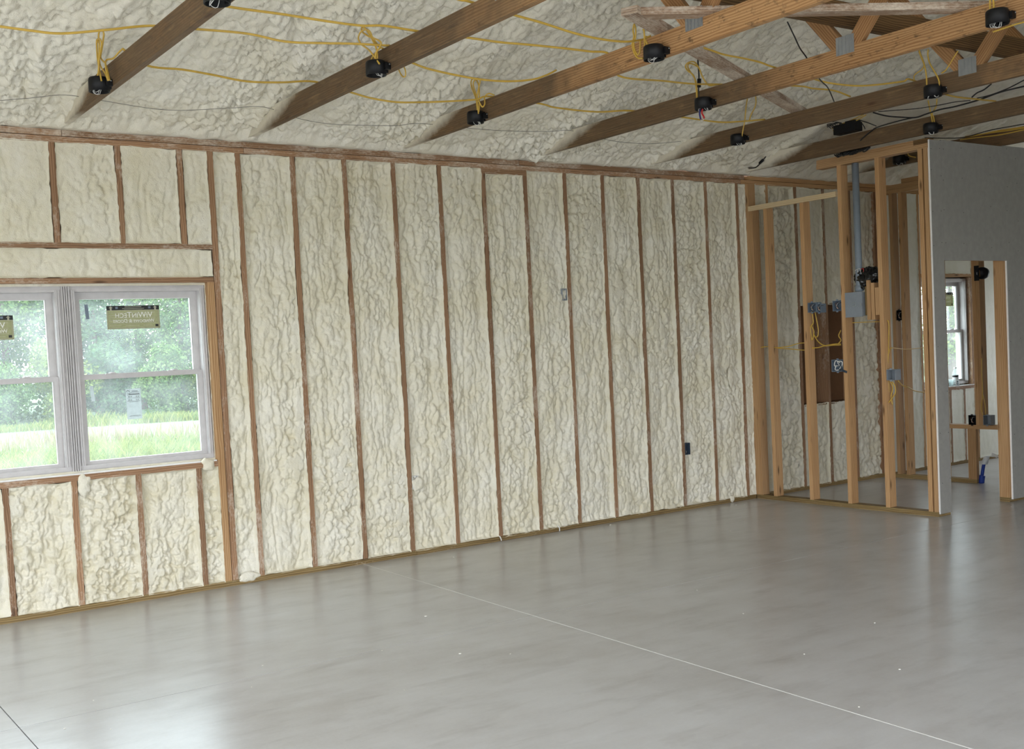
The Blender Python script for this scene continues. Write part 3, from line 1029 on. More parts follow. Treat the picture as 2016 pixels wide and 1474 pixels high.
# foam squeezed round the frame
for (a, b_, c, d) in ((0.538, 0.545, 0.862, 2.066), (-1.30, 0.545, 0.862, 0.884), (-1.30, 0.545, 2.052, 2.068)):
    nx, nz = max(3, int((b_ - a) / 0.012)), max(3, int((d - c) / 0.008))
    U, Vv = np.meshgrid(np.linspace(a, b_, nx), np.linspace(c, d, nz))
    link('foam_bead', grid_mesh('foam_bead', U, WY - 0.004 - 0.016 * vnoise(U * 40, Vv * 40, 1) * vnoise(U * 9, Vv * 9, 0), Vv), M['foam'], w1)
board('sill_strip', -1.30, 0.54, 0.006, 0.03, 0.8625, 0.871, M['gypsum'], w1)

link('leak_blocker', boxes_mesh('leak_blocker', [(-1.31, 0.555, 0.130, 0.1395, 0.852, 0.890), (-1.31, 0.555, 0.130, 0.1395, 2.045, 2.075), (-1.31, -1.285, 0.130, 0.1395, 0.89, 2.045), (0.530, 0.555, 0.130, 0.1395, 0.89, 2.045), (-0.41, -0.34, 0.130, 0.1395, 0.89, 2.045)]), M['vinyl'], w1)  # unseen strips added to block daylight leaking round the frame

w2 = empty('window_2', ((WIN2[0] + WIN2[1]) / 2, WY, WIN2[2]))
tag(w2, 'white double-hung window of the small room seen through the doorway', kind='structure')
lo_b, up_b = window_unit(w2, WIN2[0] + 0.008, WIN2[1] - 0.025, 0.884, 2.052, WY)
board('sill_strip', WIN2[0], WIN2[1], -0.004, 0.05, 0.8625, 0.872, M['gypsum'], w2)
board('side_strip', WIN2[1] - 0.024, WIN2[1], -0.002, 0.05, 0.872, 2.06, M['stud'], w2)
link('leak_blocker', boxes_mesh('leak_blocker', [(8.46, 9.40, 0.130, 0.1395, 0.852, 0.890), (8.46, 9.40, 0.130, 0.1395, 2.045, 2.075), (8.46, 8.485, 0.130, 0.1395, 0.89, 2.045), (9.36, 9.40, 0.130, 0.1395, 0.89, 2.045)]), M['vinyl'], w2)  # added light-blocking strips round the small-room window


# lumps of foam that swelled out over the framing
def foam_lump(cx, cz, rx, rz, ry, seed):
    U, Vv = np.meshgrid(np.linspace(0, 2 * np.pi, 40), np.linspace(0.0, 1.0, 14))
    rad = Vv * (1 + 0.25 * (vnoise(np.cos(U) * 2 + seed * 9, np.sin(U) * 2 + 5, 1) - 0.5) * 2)
    X = cx + rx * rad * np.cos(U)
    Z = cz + rz * rad * np.sin(U)
    Y = 0.004 - ry * np.sqrt(np.maximum(0, 1 - Vv ** 2)) * (0.7 + 0.6 * vnoise(X * 45, Z * 45, 2))
    link('foam_overflow', grid_mesh('foam_overflow', X, Y, Z), M['foam'], wb)


for cx, cz, rx, rz, ry, sd in ((0.478, 0.845, 0.050, 0.045, 0.022, 1), (-0.345, 0.800, 0.042, 0.070, 0.018, 2), (0.715, 0.040, 0.075, 0.035, 0.018, 3), (2.10, 0.535, 0.05, 0.05, 0.014, 4),
                               (5.52, 1.16, 0.035, 0.09, 0.020, 5), (5.47, 0.035, 0.03, 0.03, 0.02, 6)):
    foam_lump(cx, cz, rx, rz, ry, sd)

# ================================================================== ROOF TRUSSES
XL = lambda k: -0.349 + 1.2192 * k
CZ0, CZ1 = 3.040, 3.168
TL = ['leftmost roof truss, its dark weathered chord reaching the wall above the window',
      'dark weathered roof truss, second from the left, one black box hanging on its chord',
      'brown roof truss, third from the left, with two black boxes on its chord',
      'roof truss with bright orange wavy grain, fourth from the left',
      'dark roof truss just left of the stud partition, fifth from the left',
      'dark roof truss crossing above the stud partition, sixth from the left',
      'rightmost roof truss, half hidden behind the grey drywall partition']
FRESH = [3.6, 3.0, 2.2, 2.5, 3.4, 4.2, 6.0]
plate_me = None


def gusset_mesh():
    w, h, t = 0.125, 0.105, 0.002
    L = [(-t, 0, -w / 2, w / 2, -h / 2, h / 2)]
    for i in range(5):
        c = -w / 2 + w * (i + 0.5) / 5
        L.append((-t - 0.0035, -t, c - 0.007, c + 0.007, -h / 2 + 0.002, h / 2 - 0.002))
        for j in range(5):
            z = -h / 2 + h * (j + 0.5) / 5
            L.append((-t - 0.0048, -t - 0.0035, c - 0.003, c + 0.003, z - 0.006, z + 0.004))
    return boxes_mesh('gusset_plate', L)


plate_me = gusset_mesh()
for k in range(7):
    x0, x1 = XL(k), XL(k) + 0.038
    t = empty('roof_truss', (x0, 0, 3.04))
    tag(t, TL[k], 'roof truss', 'roof trusses across the room')
    c = board('bottom_chord', x0, x1, YF + 0.02, 0.115, CZ0, CZ1, M['chord'], t)
    c.color = (FRESH[k] / 10, 0, 0, 1)
    xm = (x0 + x1) / 2
    for yj, sg in ((-3.06, 1), (YF + 3.06, -1)):
        # V of two webs rising from the joint to the rafters
        beam('web', (xm, yj + sg * 0.02, 3.150), (xm, yj + sg * 0.60, 3.150 + 0.58 * 1.22), 0.089, 0.036, M['web'], t, up=(0, 1, 0))
        beam('web', (xm, yj - sg * 0.04, 3.150), (xm, yj - sg * 0.90, 3.150 + 0.86 * 1.19), 0.089, 0.036, M['web'], t, up=(0, 1, 0))
        link('gusset_plate', plate_me, M['galv'], t, (x0, yj - 0.006 * sg, 3.178))['label'] = 'toothed galvanised steel joint plate'

o = beam('brace_board', (1.700, -3.003, 3.188), (4.90, -1.510, 3.188), 0.038, 0.089, M['brace'])
tag(o, 'whitewashed diagonal brace board lying across the truss chords, running toward the foam wall', 'board')
o = beam('brace_board', (1.780, -2.985, 3.188), (3.62, -3.955, 3.190), 0.038, 0.089, M['brace'])
tag(o, 'diagonal brace board with a fresh orange end, running away from the foam wall', 'board')
o = beam('tie_board', (1.80, -3.035, 3.362), (8.1, -3.035, 3.362), 0.140, 0.036, M['dark_board'])
tag(o, 'long dark brown board tying the truss webs together above the chords', 'board')

# ================================================================== CEILING BOXES AND CABLES
RUNS = {
 'a': [(-1.032,-1.738,3.116),(-0.899,-1.738,3.113),(-0.759,-1.738,3.116),(-0.549,-1.738,3.157),(-0.33,-1.738,3.203),(-0.121,-1.785,3.2),(0.136,-1.842,3.192),(0.33,-1.883,3.163),(0.536,-1.926,3.167),(0.7,-1.958,3.174),(0.889,-1.995,3.175)],
 'b': [(-0.33,-2.293,3.19),(-0.156,-2.29,3.168),(0.129,-2.286,3.168),(0.359,-2.283,3.165),(0.554,-2.28,3.167),(0.69,-2.279,3.182),(0.889,-2.276,3.18),(1.187,-2.303,3.173),(1.385,-2.32,3.167),(1.562,-2.335,3.17),(1.795,-2.354,3.171),(1.967,-2.367,3.169),(2.108,-2.378,3.165),(2.196,-2.349,3.059),(2.671,-2.213,3.105),(3.027,-2.119,3.14),(3.328,-2.043,3.181),(4.016,-2.107,3.219),(4.183,-2.122,3.213),(4.383,-2.139,3.213),(4.547,-2.153,3.182)],
 'c': [(-0.33,-1.3,3.196),(-0.198,-1.273,3.131),(0.012,-1.232,3.14),(0.191,-1.199,3.137),(0.416,-1.158,3.13),(0.654,-1.118,3.155),(0.889,-1.08,3.189),(1.123,-1.102,3.14),(1.25,-1.113,3.115),(1.423,-1.128,3.101),(1.601,-1.143,3.112),(1.747,-1.155,3.125),(1.992,-1.175,3.154),(2.108,-1.184,3.182),(2.512,-1.194,3.166),(2.648,-1.197,3.149),(3.004,-1.205,3.147),(3.328,-1.212,3.178),(3.779,-1.273,3.153),(4.095,-1.314,3.134),(4.303,-1.34,3.148),(4.547,-1.369,3.176)],
 'd': [(0.751,-2.782,3.196),(0.828,-2.782,3.187),(0.889,-2.782,3.185),(1.18,-2.754,3.164),(1.347,-2.739,3.154),(1.555,-2.72,3.135),(1.747,-2.704,3.129),(1.947,-2.688,3.14),(2.108,-2.675,3.175),(2.108,-2.708,3.177),(2.58,-2.63,3.194),(2.803,-2.595,3.185),(3.015,-2.563,3.191),(3.191,-2.537,3.191),(3.328,-2.518,3.181),(3.695,-2.56,3.125),(3.839,-2.576,3.112),(4.041,-2.598,3.113),(4.251,-2.619,3.137),(4.463,-2.641,3.171),(4.547,-2.649,3.187),(5.037,-2.591,3.141),(5.45,-2.545,3.157),(5.766,-2.512,3.175)],
 'e': [(0.889,-1.907,3.184),(1.097,-1.903,3.121),(1.243,-1.901,3.097),(1.508,-1.897,3.08),(1.719,-1.893,3.086),(1.909,-1.891,3.113),(2.027,-1.889,3.151),(2.108,-1.888,3.19)],
}
LOOPS = {
 't1': [(0.005, [(-0.409,-1.143,3.06),(-0.409,-1.12,3.12),(-0.409,-1.099,3.184),(-0.409,-1.097,3.243),(-0.409,-1.103,3.28),(-0.409,-1.122,3.285),(-0.409,-1.143,3.27),(-0.409,-1.135,3.228),(-0.409,-1.124,3.178),(-0.409,-1.145,3.135),(-0.409,-1.216,3.084),(-0.409,-1.256,3.037)]), (0.005, [(-0.419,-1.1,3.083),(-0.419,-1.135,3.116),(-0.419,-1.157,3.169),(-0.419,-1.199,3.211),(-0.419,-1.221,3.24),(-0.419,-1.191,3.268),(-0.419,-1.151,3.275),(-0.419,-1.142,3.26)]), (0.005, [(-0.397,-1.098,3.3),(-0.397,-1.115,3.325),(-0.397,-1.167,3.325),(-0.397,-1.197,3.298),(-0.397,-1.173,3.261),(-0.397,-1.144,3.227),(-0.397,-1.115,3.19),(-0.397,-1.187,3.144),(-0.397,-1.217,3.099),(-0.397,-1.245,3.041)]), (0.005, [(-0.409,-1.267,3.035),(-0.409,-1.238,3.093),(-0.399,-1.198,3.138),(-0.379,-1.16,3.17),(-0.359,-1.212,3.168),(-0.339,-1.249,3.193),(-0.324,-1.28,3.207)])],
 't2': [(0.005, [(0.81,-1.98,3.075),(0.81,-1.989,3.125),(0.81,-1.976,3.169),(0.81,-1.939,3.219),(0.81,-1.884,3.281),(0.81,-1.848,3.302),(0.81,-1.832,3.297),(0.81,-1.845,3.276),(0.81,-1.904,3.24),(0.81,-1.956,3.212),(0.84,-1.942,3.19),(0.87,-1.912,3.189),(0.89,-1.913,3.182)]), (0.005, [(0.798,-2.028,3.062),(0.798,-1.973,3.116),(0.798,-1.917,3.165),(0.798,-1.847,3.209),(0.798,-1.814,3.247),(0.798,-1.829,3.27),(0.798,-1.855,3.278),(0.798,-1.905,3.274),(0.798,-1.946,3.251),(0.798,-1.972,3.215),(0.798,-2.029,3.186),(0.798,-2.057,3.165),(0.798,-2.037,3.144),(0.798,-1.999,3.127),(0.798,-1.982,3.088)]), (0.005, [(0.82,-1.895,3.108),(0.82,-1.922,3.128),(0.82,-1.954,3.138),(0.82,-1.998,3.153),(0.82,-2.022,3.15)])],
 't3a': [(0.005, [(2.029,-1.144,3.077),(2.029,-1.132,3.171),(2.029,-1.088,3.261),(2.029,-1.091,3.301),(2.029,-1.133,3.303),(2.029,-1.17,3.255),(2.029,-1.174,3.185),(2.029,-1.158,3.074)]), (0.005, [(2.019,-1.168,3.066),(2.019,-1.161,3.164),(2.019,-1.183,3.228),(2.019,-1.207,3.274),(2.019,-1.172,3.293),(2.019,-1.125,3.275),(2.019,-1.14,3.215),(2.019,-1.176,3.15),(2.029,-1.198,3.106),(2.049,-1.201,3.124),(2.069,-1.177,3.177),(2.089,-1.2,3.196),(2.109,-1.231,3.18)])],
 't3b': [(0.005, [(2.029,-2.736,3.048),(2.029,-2.694,3.062),(2.029,-2.666,3.101),(2.029,-2.657,3.144),(2.029,-2.672,3.181),(2.029,-2.668,3.215),(2.029,-2.679,3.245),(2.029,-2.689,3.21),(2.029,-2.683,3.17),(2.029,-2.669,3.149),(2.029,-2.673,3.112),(2.029,-2.695,3.078),(2.029,-2.714,3.089),(2.029,-2.721,3.145)]), (0.005, [(2.039,-2.744,3.108),(2.039,-2.744,3.156),(2.039,-2.743,3.197),(2.039,-2.735,3.201)]), (0.005, [(2.029,-2.784,3.104),(2.029,-2.765,3.133),(2.059,-2.74,3.159),(2.089,-2.739,3.175)])],
 't4a': [(0.005, [(3.249,-1.937,3.099),(3.249,-1.934,3.164),(3.249,-1.924,3.231),(3.249,-1.879,3.296),(3.249,-1.86,3.33),(3.249,-1.875,3.347),(3.249,-1.916,3.332),(3.249,-1.949,3.309)]), (0.005, [(3.239,-1.94,3.098),(3.239,-1.938,3.178),(3.239,-1.921,3.255),(3.239,-1.868,3.302),(3.239,-1.849,3.337),(3.239,-1.885,3.353),(3.239,-1.933,3.342),(3.239,-1.972,3.293),(3.269,-1.967,3.248),(3.299,-1.976,3.199),(3.319,-1.99,3.183),(3.339,-2.032,3.183)])],
 't4b': [(0.005, [(3.249,-3.999,3.102),(3.249,-3.998,3.14),(3.249,-4.001,3.177)]), (0.005, [(3.249,-4.017,3.101),(3.249,-4.018,3.135),(3.249,-4.015,3.173)])],
 't5a': [(0.005, [(4.468,-1.202,3.069),(4.468,-1.217,3.124),(4.468,-1.23,3.162),(4.468,-1.24,3.201),(4.468,-1.256,3.29),(4.468,-1.271,3.345),(4.468,-1.277,3.384)]), (0.005, [(4.478,-1.272,3.172),(4.478,-1.289,3.215),(4.478,-1.33,3.264),(4.478,-1.347,3.301),(4.478,-1.346,3.347),(4.478,-1.343,3.371)])],
 't5b': [(0.005, [(4.468,-2.813,3.095),(4.468,-2.811,3.169),(4.468,-2.802,3.23),(4.468,-2.787,3.283),(4.468,-2.771,3.326),(4.468,-2.761,3.358)]), (0.005, [(4.468,-2.899,3.076),(4.468,-2.903,3.109),(4.468,-2.888,3.152),(4.468,-2.857,3.208),(4.468,-2.836,3.252),(4.468,-2.827,3.303),(4.468,-2.831,3.336)]), (0.004, [(4.518,-2.686,3.177),(4.518,-2.687,3.202),(4.518,-2.711,3.217),(4.518,-2.745,3.229),(4.518,-2.763,3.254),(4.518,-2.748,3.298),(4.518,-2.727,3.352)]), (0.005, [(4.528,-2.882,3.176),(4.528,-2.91,3.186),(4.528,-2.938,3.214),(4.528,-2.972,3.255),(4.528,-3.005,3.29)])],
 't6': [(0.005, [(5.687,-2.039,3.093),(5.687,-2.031,3.147),(5.687,-2.026,3.177),(5.687,-2.015,3.232),(5.687,-2.006,3.28)]), (0.005, [(5.697,-2.049,3.092),(5.697,-2.041,3.146),(5.697,-2.032,3.177),(5.697,-2.067,3.222),(5.697,-2.075,3.278)])],
 't6y': [(0.005, [(5.687,-1.096,3.237),(5.687,-1.169,3.253),(5.687,-1.312,3.271),(5.687,-1.413,3.292)]), (0.005, [(5.667,-1.121,3.214),(5.667,-1.25,3.231),(5.667,-1.377,3.257),(5.667,-1.452,3.279)])],
 't7': [(0.005, [(6.946,-1.444,3.174),(6.946,-1.612,3.165),(6.946,-1.8,3.169),(6.946,-1.981,3.16),(6.946,-2.114,3.151)]), (0.005, [(6.936,-1.474,3.154),(6.936,-1.665,3.141),(6.936,-1.873,3.128),(6.936,-2.119,3.133)]), (0.005, [(6.946,-1.517,3.174),(6.946,-1.73,3.164),(6.946,-1.936,3.151),(6.946,-2.113,3.143)])],
 't7b': [(0.005, [(6.906,-0.969,3.123),(6.906,-0.98,3.101),(6.906,-1.011,3.084),(6.906,-1.049,3.072)])],
 't2low': [(0.004, [(0.95,-1.969,3.062),(0.95,-1.99,3.031),(0.95,-2.017,3.01),(0.95,-2.038,3.014),(0.95,-2.038,3.04),(0.95,-2.028,3.06)])],
 't4low': [(0.005, [(3.369,-3.938,3.033),(3.369,-4.001,3.036),(3.369,-4.062,3.039),(3.369,-4.109,3.038)])],
 'cl1': [(0.005, [(5.845,-0.685,1.718),(5.845,-0.699,1.62),(5.845,-0.667,1.582),(5.845,-0.67,1.503),(5.845,-0.68,1.464),(5.845,-0.702,1.541),(5.845,-0.674,1.591)]), (0.005, [(5.855,-0.713,1.716),(5.855,-0.728,1.637),(5.855,-0.742,1.549),(5.855,-0.728,1.491),(5.855,-0.686,1.502)])],
 'cl2': [(0.005, [(5.845,-0.695,1.522),(5.845,-0.74,1.452),(5.845,-0.81,1.411),(5.845,-0.904,1.412),(5.845,-0.986,1.41)]), (0.005, [(5.865,-0.642,1.4),(5.865,-0.721,1.395),(5.865,-0.806,1.41),(5.865,-0.912,1.421),(5.865,-0.97,1.419)]), (0.005, [(5.845,-0.991,1.538),(5.845,-0.966,1.492),(5.845,-0.988,1.453),(5.845,-0.963,1.425)])],
 'cl3': [(0.005, [(5.845,-0.085,1.418),(5.845,-0.167,1.422),(5.845,-0.275,1.409),(5.845,-0.417,1.419),(5.845,-0.521,1.439),(5.845,-0.607,1.442)]), (0.005, [(5.865,-0.257,1.405),(5.865,-0.433,1.39),(5.865,-0.587,1.377),(5.865,-0.689,1.392)])],
 'cl4': [(0.005, [(5.845,-1.459,1.6),(5.845,-1.473,1.563),(5.845,-1.463,1.371),(5.845,-1.448,1.187),(5.845,-1.453,1.031),(5.845,-1.438,0.915)]), (0.005, [(5.835,-1.489,1.096),(5.835,-1.519,1.05),(5.835,-1.515,0.986),(5.835,-1.445,0.907)]), (0.005, [(5.845,-1.466,1.095),(5.845,-1.491,1.04),(5.845,-1.472,0.966),(5.845,-1.483,0.898)])],
 'cl5': [(0.004, [(5.845,-1.464,1.325),(5.845,-1.476,1.357),(5.845,-1.498,1.37),(6.145,-1.386,1.35),(6.345,-1.332,1.345),(6.645,-1.247,1.348)])],
 'cl6': [(0.005, [(5.845,-1.545,1.095),(5.945,-1.515,1.052),(6.045,-1.502,1.028),(6.245,-1.421,0.988),(6.445,-1.38,0.961)])],
 'cl7': [(0.004, [(5.895,-1.052,1.596),(5.895,-1.092,1.597),(5.895,-1.16,1.597),(5.895,-1.347,1.593)])],
 'b1': [(0.006, [(8.94,0.03,0.782),(9.057,0.03,0.79),(9.243,0.03,0.778),(9.362,0.03,0.75),(9.447,0.03,0.715)]), (0.006, [(8.939,0.03,0.772),(9.107,0.03,0.767),(9.259,0.03,0.757),(9.396,0.03,0.728),(9.447,0.03,0.71)])],
 'b2': [(0.005, [(7.74,-1.12,1.208),(7.74,-1.118,1.037),(7.74,-1.119,0.866),(7.74,-1.101,0.729),(7.74,-1.117,0.665)]), (0.004, [(7.74,-1.115,0.883),(7.74,-1.139,0.781),(7.74,-1.145,0.665)])],
}
WIRES = {
 'blackcordT4': (0.006, [(3.269,-1.925,3.109),(3.269,-1.93,3.167),(3.269,-1.939,3.254),(3.269,-1.935,3.354),(3.269,-1.942,3.441),(3.269,-1.947,3.47)]),
 'wireW1': (0.004, [(5.647,-1.585,3.276),(5.647,-1.732,3.257),(5.647,-1.935,3.229),(5.647,-2.132,3.216),(5.647,-2.259,3.212),(5.647,-2.383,3.197)]),
 'wireW2': (0.007, [(5.627,-1.549,3.275),(5.627,-1.675,3.222),(5.627,-1.812,3.185),(5.627,-1.933,3.159),(5.627,-2.026,3.167),(5.627,-2.144,3.177),(5.627,-2.271,3.174),(5.627,-2.468,3.183),(5.627,-2.635,3.203),(5.627,-2.824,3.205)]),
 'wireW3': (0.006, [(5.717,-1.35,3.092),(5.717,-1.404,3.123),(5.717,-1.463,3.151),(5.717,-1.515,3.169),(5.717,-1.679,3.18),(5.717,-1.804,3.182),(5.717,-1.886,3.178)]),
 'wireW4': (0.006, [(5.647,-2.554,3.282),(5.647,-2.494,3.252),(5.647,-2.439,3.241),(5.647,-2.396,3.217)]),
 'wireW5': (0.005, [(5.667,-2.426,3.207),(5.667,-2.528,3.207),(5.667,-2.67,3.226),(5.667,-2.802,3.261)]),
 'wireT6foot': (0.006, [(5.717,-0.131,3.065),(5.717,-0.221,3.057),(5.717,-0.304,3.105),(5.717,-0.396,3.174),(5.717,-0.467,3.192)]),
 'wireDrop': (0.005, [(3,-2.912,3.313),(3.1,-2.876,3.25),(3.2,-2.831,3.205),(3.329,-2.773,3.176),(3.6,-2.644,3.107),(4,-2.393,3.141),(4.548,-2.012,3.176)]),
 'T6blk1': (0.005, [(5.697,-1.364,3.257),(5.697,-1.451,3.215),(5.697,-1.523,3.177)]),
 'T6blk2': (0.004, [(5.697,-1.355,3.267),(5.697,-1.402,3.204),(5.697,-1.415,3.173)]),
 'T6blk3': (0.004, [(5.697,-1.314,3.259),(5.697,-1.332,3.205),(5.697,-1.341,3.179)]),
 'T7blk': (0.005, [(6.926,-1.135,3.234),(6.926,-1.334,3.193),(6.926,-1.529,3.166),(6.926,-1.766,3.182),(6.926,-2.126,3.173)]),
}
THIN = [(-0.763,-0.356,3.092),(-0.607,-0.409,3.108),(-0.427,-0.473,3.127),(-0.207,-0.446,3.119),(-0.019,-0.416,3.11),(0.149,-0.4,3.105),(0.315,-0.414,3.109),(0.578,-0.48,3.129),(0.8,-0.527,3.143),(1.079,-0.426,3.113),(1.294,-0.39,3.102),(1.484,-0.396,3.104),(1.822,-0.438,3.116),(1.986,-0.49,3.132),(2.444,-0.482,3.13),(2.69,-0.487,3.131),(3.073,-0.525,3.142),(3.293,-0.571,3.156),(3.717,-0.484,3.13),(3.917,-0.468,3.125),(4.194,-0.478,3.129),(4.452,-0.555,3.151)]



def ceiling_box(loc, label, rot=0.0, r=0.056, h=0.074):
    t = empty('ceiling_box', (loc[0], loc[1], loc[2] - h / 2))
    tag(t, label, 'electrical box', 'black round boxes on the truss chords')
    x, y, z = loc
    sh = link('shell', lathe_mesh('shell', [(r * 0.90, h / 2), (r * 0.96, h / 2 - 0.004), (r, h / 2 - 0.012), (r, -h / 2), (r - 0.004, -h / 2), (r - 0.006, h / 2 - 0.014), (0.0, h / 2 - 0.012)], 20), M['black'], t, (x, y, z))
    link('lid', lathe_mesh('lid', [(0.0, h / 2 + 0.001), (r * 0.88, h / 2 + 0.001), (r * 0.90, h / 2)], 20), M['black'], t, (x, y, z))
    br = link('bracket', boxes_mesh('bracket', [(r - 0.012, 0.056, -0.035, 0.035, -h / 2 + 0.012, h / 2 - 0.004), (0.02, 0.054, -r - 0.012, -r + 0.01, -0.015, 0.02), (0.02, 0.054, r - 0.01, r + 0.010, -0.015, 0.02)]), M['black'], t, (x, y, z))
    for i in range(3):
        a = random.uniform(0, 6.28)
        p = [(x + 0.02 * math.cos(a), y + 0.02 * math.sin(a), z + 0.02), (x + 0.03 * math.cos(a + 1), y + 0.03 * math.sin(a + 1), z - h / 2 - 0.004),
             (x + 0.035 * math.cos(a + 2), y + 0.035 * math.sin(a + 2), z - h / 2 + 0.004), (x + 0.02 * math.cos(a + 3), y + 0.02 * math.sin(a + 3), z)]
        tube('wire_end', p, 0.0016, M['white_wire'], sh, 4, 3)
    nail = lathe_mesh('nail', [(0.0, -0.002), (0.004, -0.002), (0.004, 0.0), (0.0015, 0.001), (0.0015, 0.02)], 8, 'Y')
    link('nail', nail, M['galv'], br, (x + 0.045, y - r - 0.014, z + 0.012))
    return t


def strands(name, key, label, cat, mat='yellow', group='yellow cable loops at the ceiling boxes'):
    L = LOOPS[key]
    t = empty(name, L[0][1][0])
    tag(t, label, cat, group)
    for r, pts in L:
        tube('strand', pts, r * 0.95, M[mat], t, 6, 5)
    return t


BX = [((-0.404, -1.076, 3.053), 'black round box on the leftmost truss chord, nearest the window'),
      ((-0.404, -2.800, 3.040), 'black round box on the leftmost truss chord, cut by the top of the picture'),
      ((0.815, -1.958, 3.055), 'black round box on the second truss chord from the left'),
      ((2.034, -1.108, 3.054), 'black round box on the third truss chord, nearer the foam wall'),
      ((2.034, -2.816, 3.058), 'black round box on the third truss chord, beside the steel joint plate'),
      ((3.254, -1.980, 3.061), 'black round box with red wires hanging from it on the orange truss chord'),
      ((3.254, -4.032, 3.067), 'black round box at the top right corner on the orange truss chord'),
      ((4.473, -1.152, 3.058), 'black round box on the fifth truss chord, nearer the foam wall'),
      ((4.473, -2.850, 3.061), 'black round box on the fifth truss chord, nearer the steel joint plate'),
      ((5.692, -2.017, 3.064), 'black round box on the sixth truss chord just above the drywall corner'),
      ((6.911, -0.873, 3.079), 'black round box on the rightmost chord, seen between the partition studs')]
for loc, lab in BX:
    ceiling_box(loc, lab)
# red and blue tails under the box on the fourth truss
t = empty('wire_tail', (3.254, -1.98, 2.96))
tag(t, 'red and dark blue wire tails dangling under a ceiling box', 'wire')
tube('red_tail', [(3.254, -1.975, 3.03), (3.250, -1.970, 3.005), (3.252, -1.985, 2.975), (3.25, -1.985, 2.965)], 0.006, M['red'], t)
tube('blue_tail', [(3.25, -1.955, 3.03), (3.248, -1.952, 3.0), (3.25, -1.958, 2.962)], 0.006, M['blue_wire'], t)
tube('bare_end', [(3.25, -1.958, 2.962), (3.25, -1.97, 2.952), (3.25, -1.985, 2.962)], 0.003, M['white_wire'], t)

RL = {'a': 'yellow cable entering at the left edge and sagging to the second truss',
      'b': 'yellow cable strung over four truss chords, crossing the middle of each bay',
      'c': 'lowest yellow cable, sagging from truss to truss nearest the foam wall',
      'd': 'uppermost yellow cable, strung over the chords near the steel joint plates',
      'e': 'deeply sagging yellow cable between the second and third trusses'}
for k_, lab in RL.items():
    tag(tube('yellow_cable', RUNS[k_], 0.0062, M['yellow'], None, 6, 6), lab, 'cable', 'yellow cables strung across the trusses')

for key, lab in (('t1', 'knot of yellow cable loops above the box on the leftmost truss'),
                 ('t2', 'tangled yellow cable loops above the box on the second truss'),
                 ('t3a', 'yellow cable loops above the lower box on the third truss'),
                 ('t3b', 'long yellow cable loops hanging left of the upper box on the third truss'),
                 ('t4a', 'yellow cable loops beside a black cord above the orange chord'),
                 ('t4b', 'pair of yellow cables entering the box at the top right'),
                 ('t5a', 'two yellow cables dropping to the lower box on the fifth truss'),
                 ('t5b', 'spread of yellow cables dropping to the upper box on the fifth truss'),
                 ('t6', 'pair of yellow cables dropping to the box above the drywall corner'),
                 ('t6y', 'yellow cable ends gathered at the black junction on the sixth truss'),
                 ('t7', 'bundle of yellow cables stapled along the chord above the drywall'),
                 ('t7b', 'short curl of cable beside the box behind the partition studs'),
                 ('t2low', 'small yellow cable loop dangling under the second truss'),
                 ('t4low', 'yellow cable passing under the orange chord at the top right')):
    strands('cable_loops', key, lab, 'cable')

WL = {'blackcordT4': 'black cord dropping straight to the box on the orange truss', 'wireW1': 'thin black wire stretched between the fifth and sixth trusses',
      'wireW2': 'thick black wire sagging and rising to the right edge above the drywall', 'wireW3': 'black wire crawling along the side of the sixth truss chord',
      'wireW4': 'short black wire slanting from the fifth chord to a knot', 'wireW5': 'thin black wire rising to the right edge of the picture',
      'wireT6foot': 'short black cord with a red tip at the wall end of the sixth truss', 'wireDrop': 'wavy black wire hanging behind the orange truss chord',
      'T6blk1': 'longest stub of black wire beside the junction on the sixth truss', 'T6blk2': 'middle stub of black wire beside the junction on the sixth truss',
      'T6blk3': 'shortest stub of black wire beside the junction on the sixth truss', 'T7blk': 'black wire lying along the yellow bundle above the drywall'}
for k_, lab in WL.items():
    r, pts = WIRES[k_]
    o = tag(tube('black_wire', pts, r * 0.85, M['rubber'], None, 6, 6), lab, 'wire', 'black wires at the ceiling')
    if k_ == 'blackcordT4':
        tube('connector', [(3.269, -1.94, 3.235), (3.269, -1.935, 3.18)], 0.013, M['black'], o, 8)
    if k_ == 'wireT6foot':
        tube('red_tip', [(5.712, -0.39, 3.175), (5.712, -0.42, 3.18)], 0.010, M['red'], o, 6)
        tube('connector', [(5.717, -0.265, 3.085), (5.717, -0.31, 3.11)], 0.012, M['black'], o, 6)
tag(tube('sagging_wire', THIN, 0.0017, M['dusty_wire'], None, 5, 6), 'thin dark wire sagging along the foam close to the wall', 'wire')

# junction of black wires on and under the sixth chord
t = empty('wire_junction', (5.70, -1.21, 3.17))
tag(t, 'black junction box with bristling wires on top of the sixth truss chord', 'junction box')
link('shell', boxes_mesh('shell', [(-0.05, 0.04, -0.125, 0.095, -0.045, 0.03), (-0.045, 0.035, -0.115, -0.02, 0.03, 0.045)]), M['black'], t, (5.69, -1.24, 3.215))
for i in range(12):
    y = -1.10 - 0.012 * i
    tube('wire_stub', [(5.67, y, 3.235), (5.66, y + random.uniform(-0.02, 0.05), 3.265), (5.65, y + random.uniform(0.0, 0.09), 3.255 + random.uniform(-0.01, 0.03))], 0.003, M['rubber'], t, 4, 3)
t = empty('wire_nest', (5.75, -1.17, 3.02))
tag(t, 'nest of black wires between the sixth chord and the partition top plate', 'wire')
for i in range(16):
    y = -1.05 - 0.018 * i
    a = random.uniform(0, 6.28)
    tube('wire_strand', [(5.765, y, 3.032), (5.752 + 0.012 * math.sin(a), y - 0.04, 3.015 - 0.015 * random.random()), (5.76, y - 0.09, 3.028), (5.78, y - 0.05, 3.035)], 0.006, M['rubber'], t, 5, 4)

# ================================================================== BOXES IN THE FOAM WALL


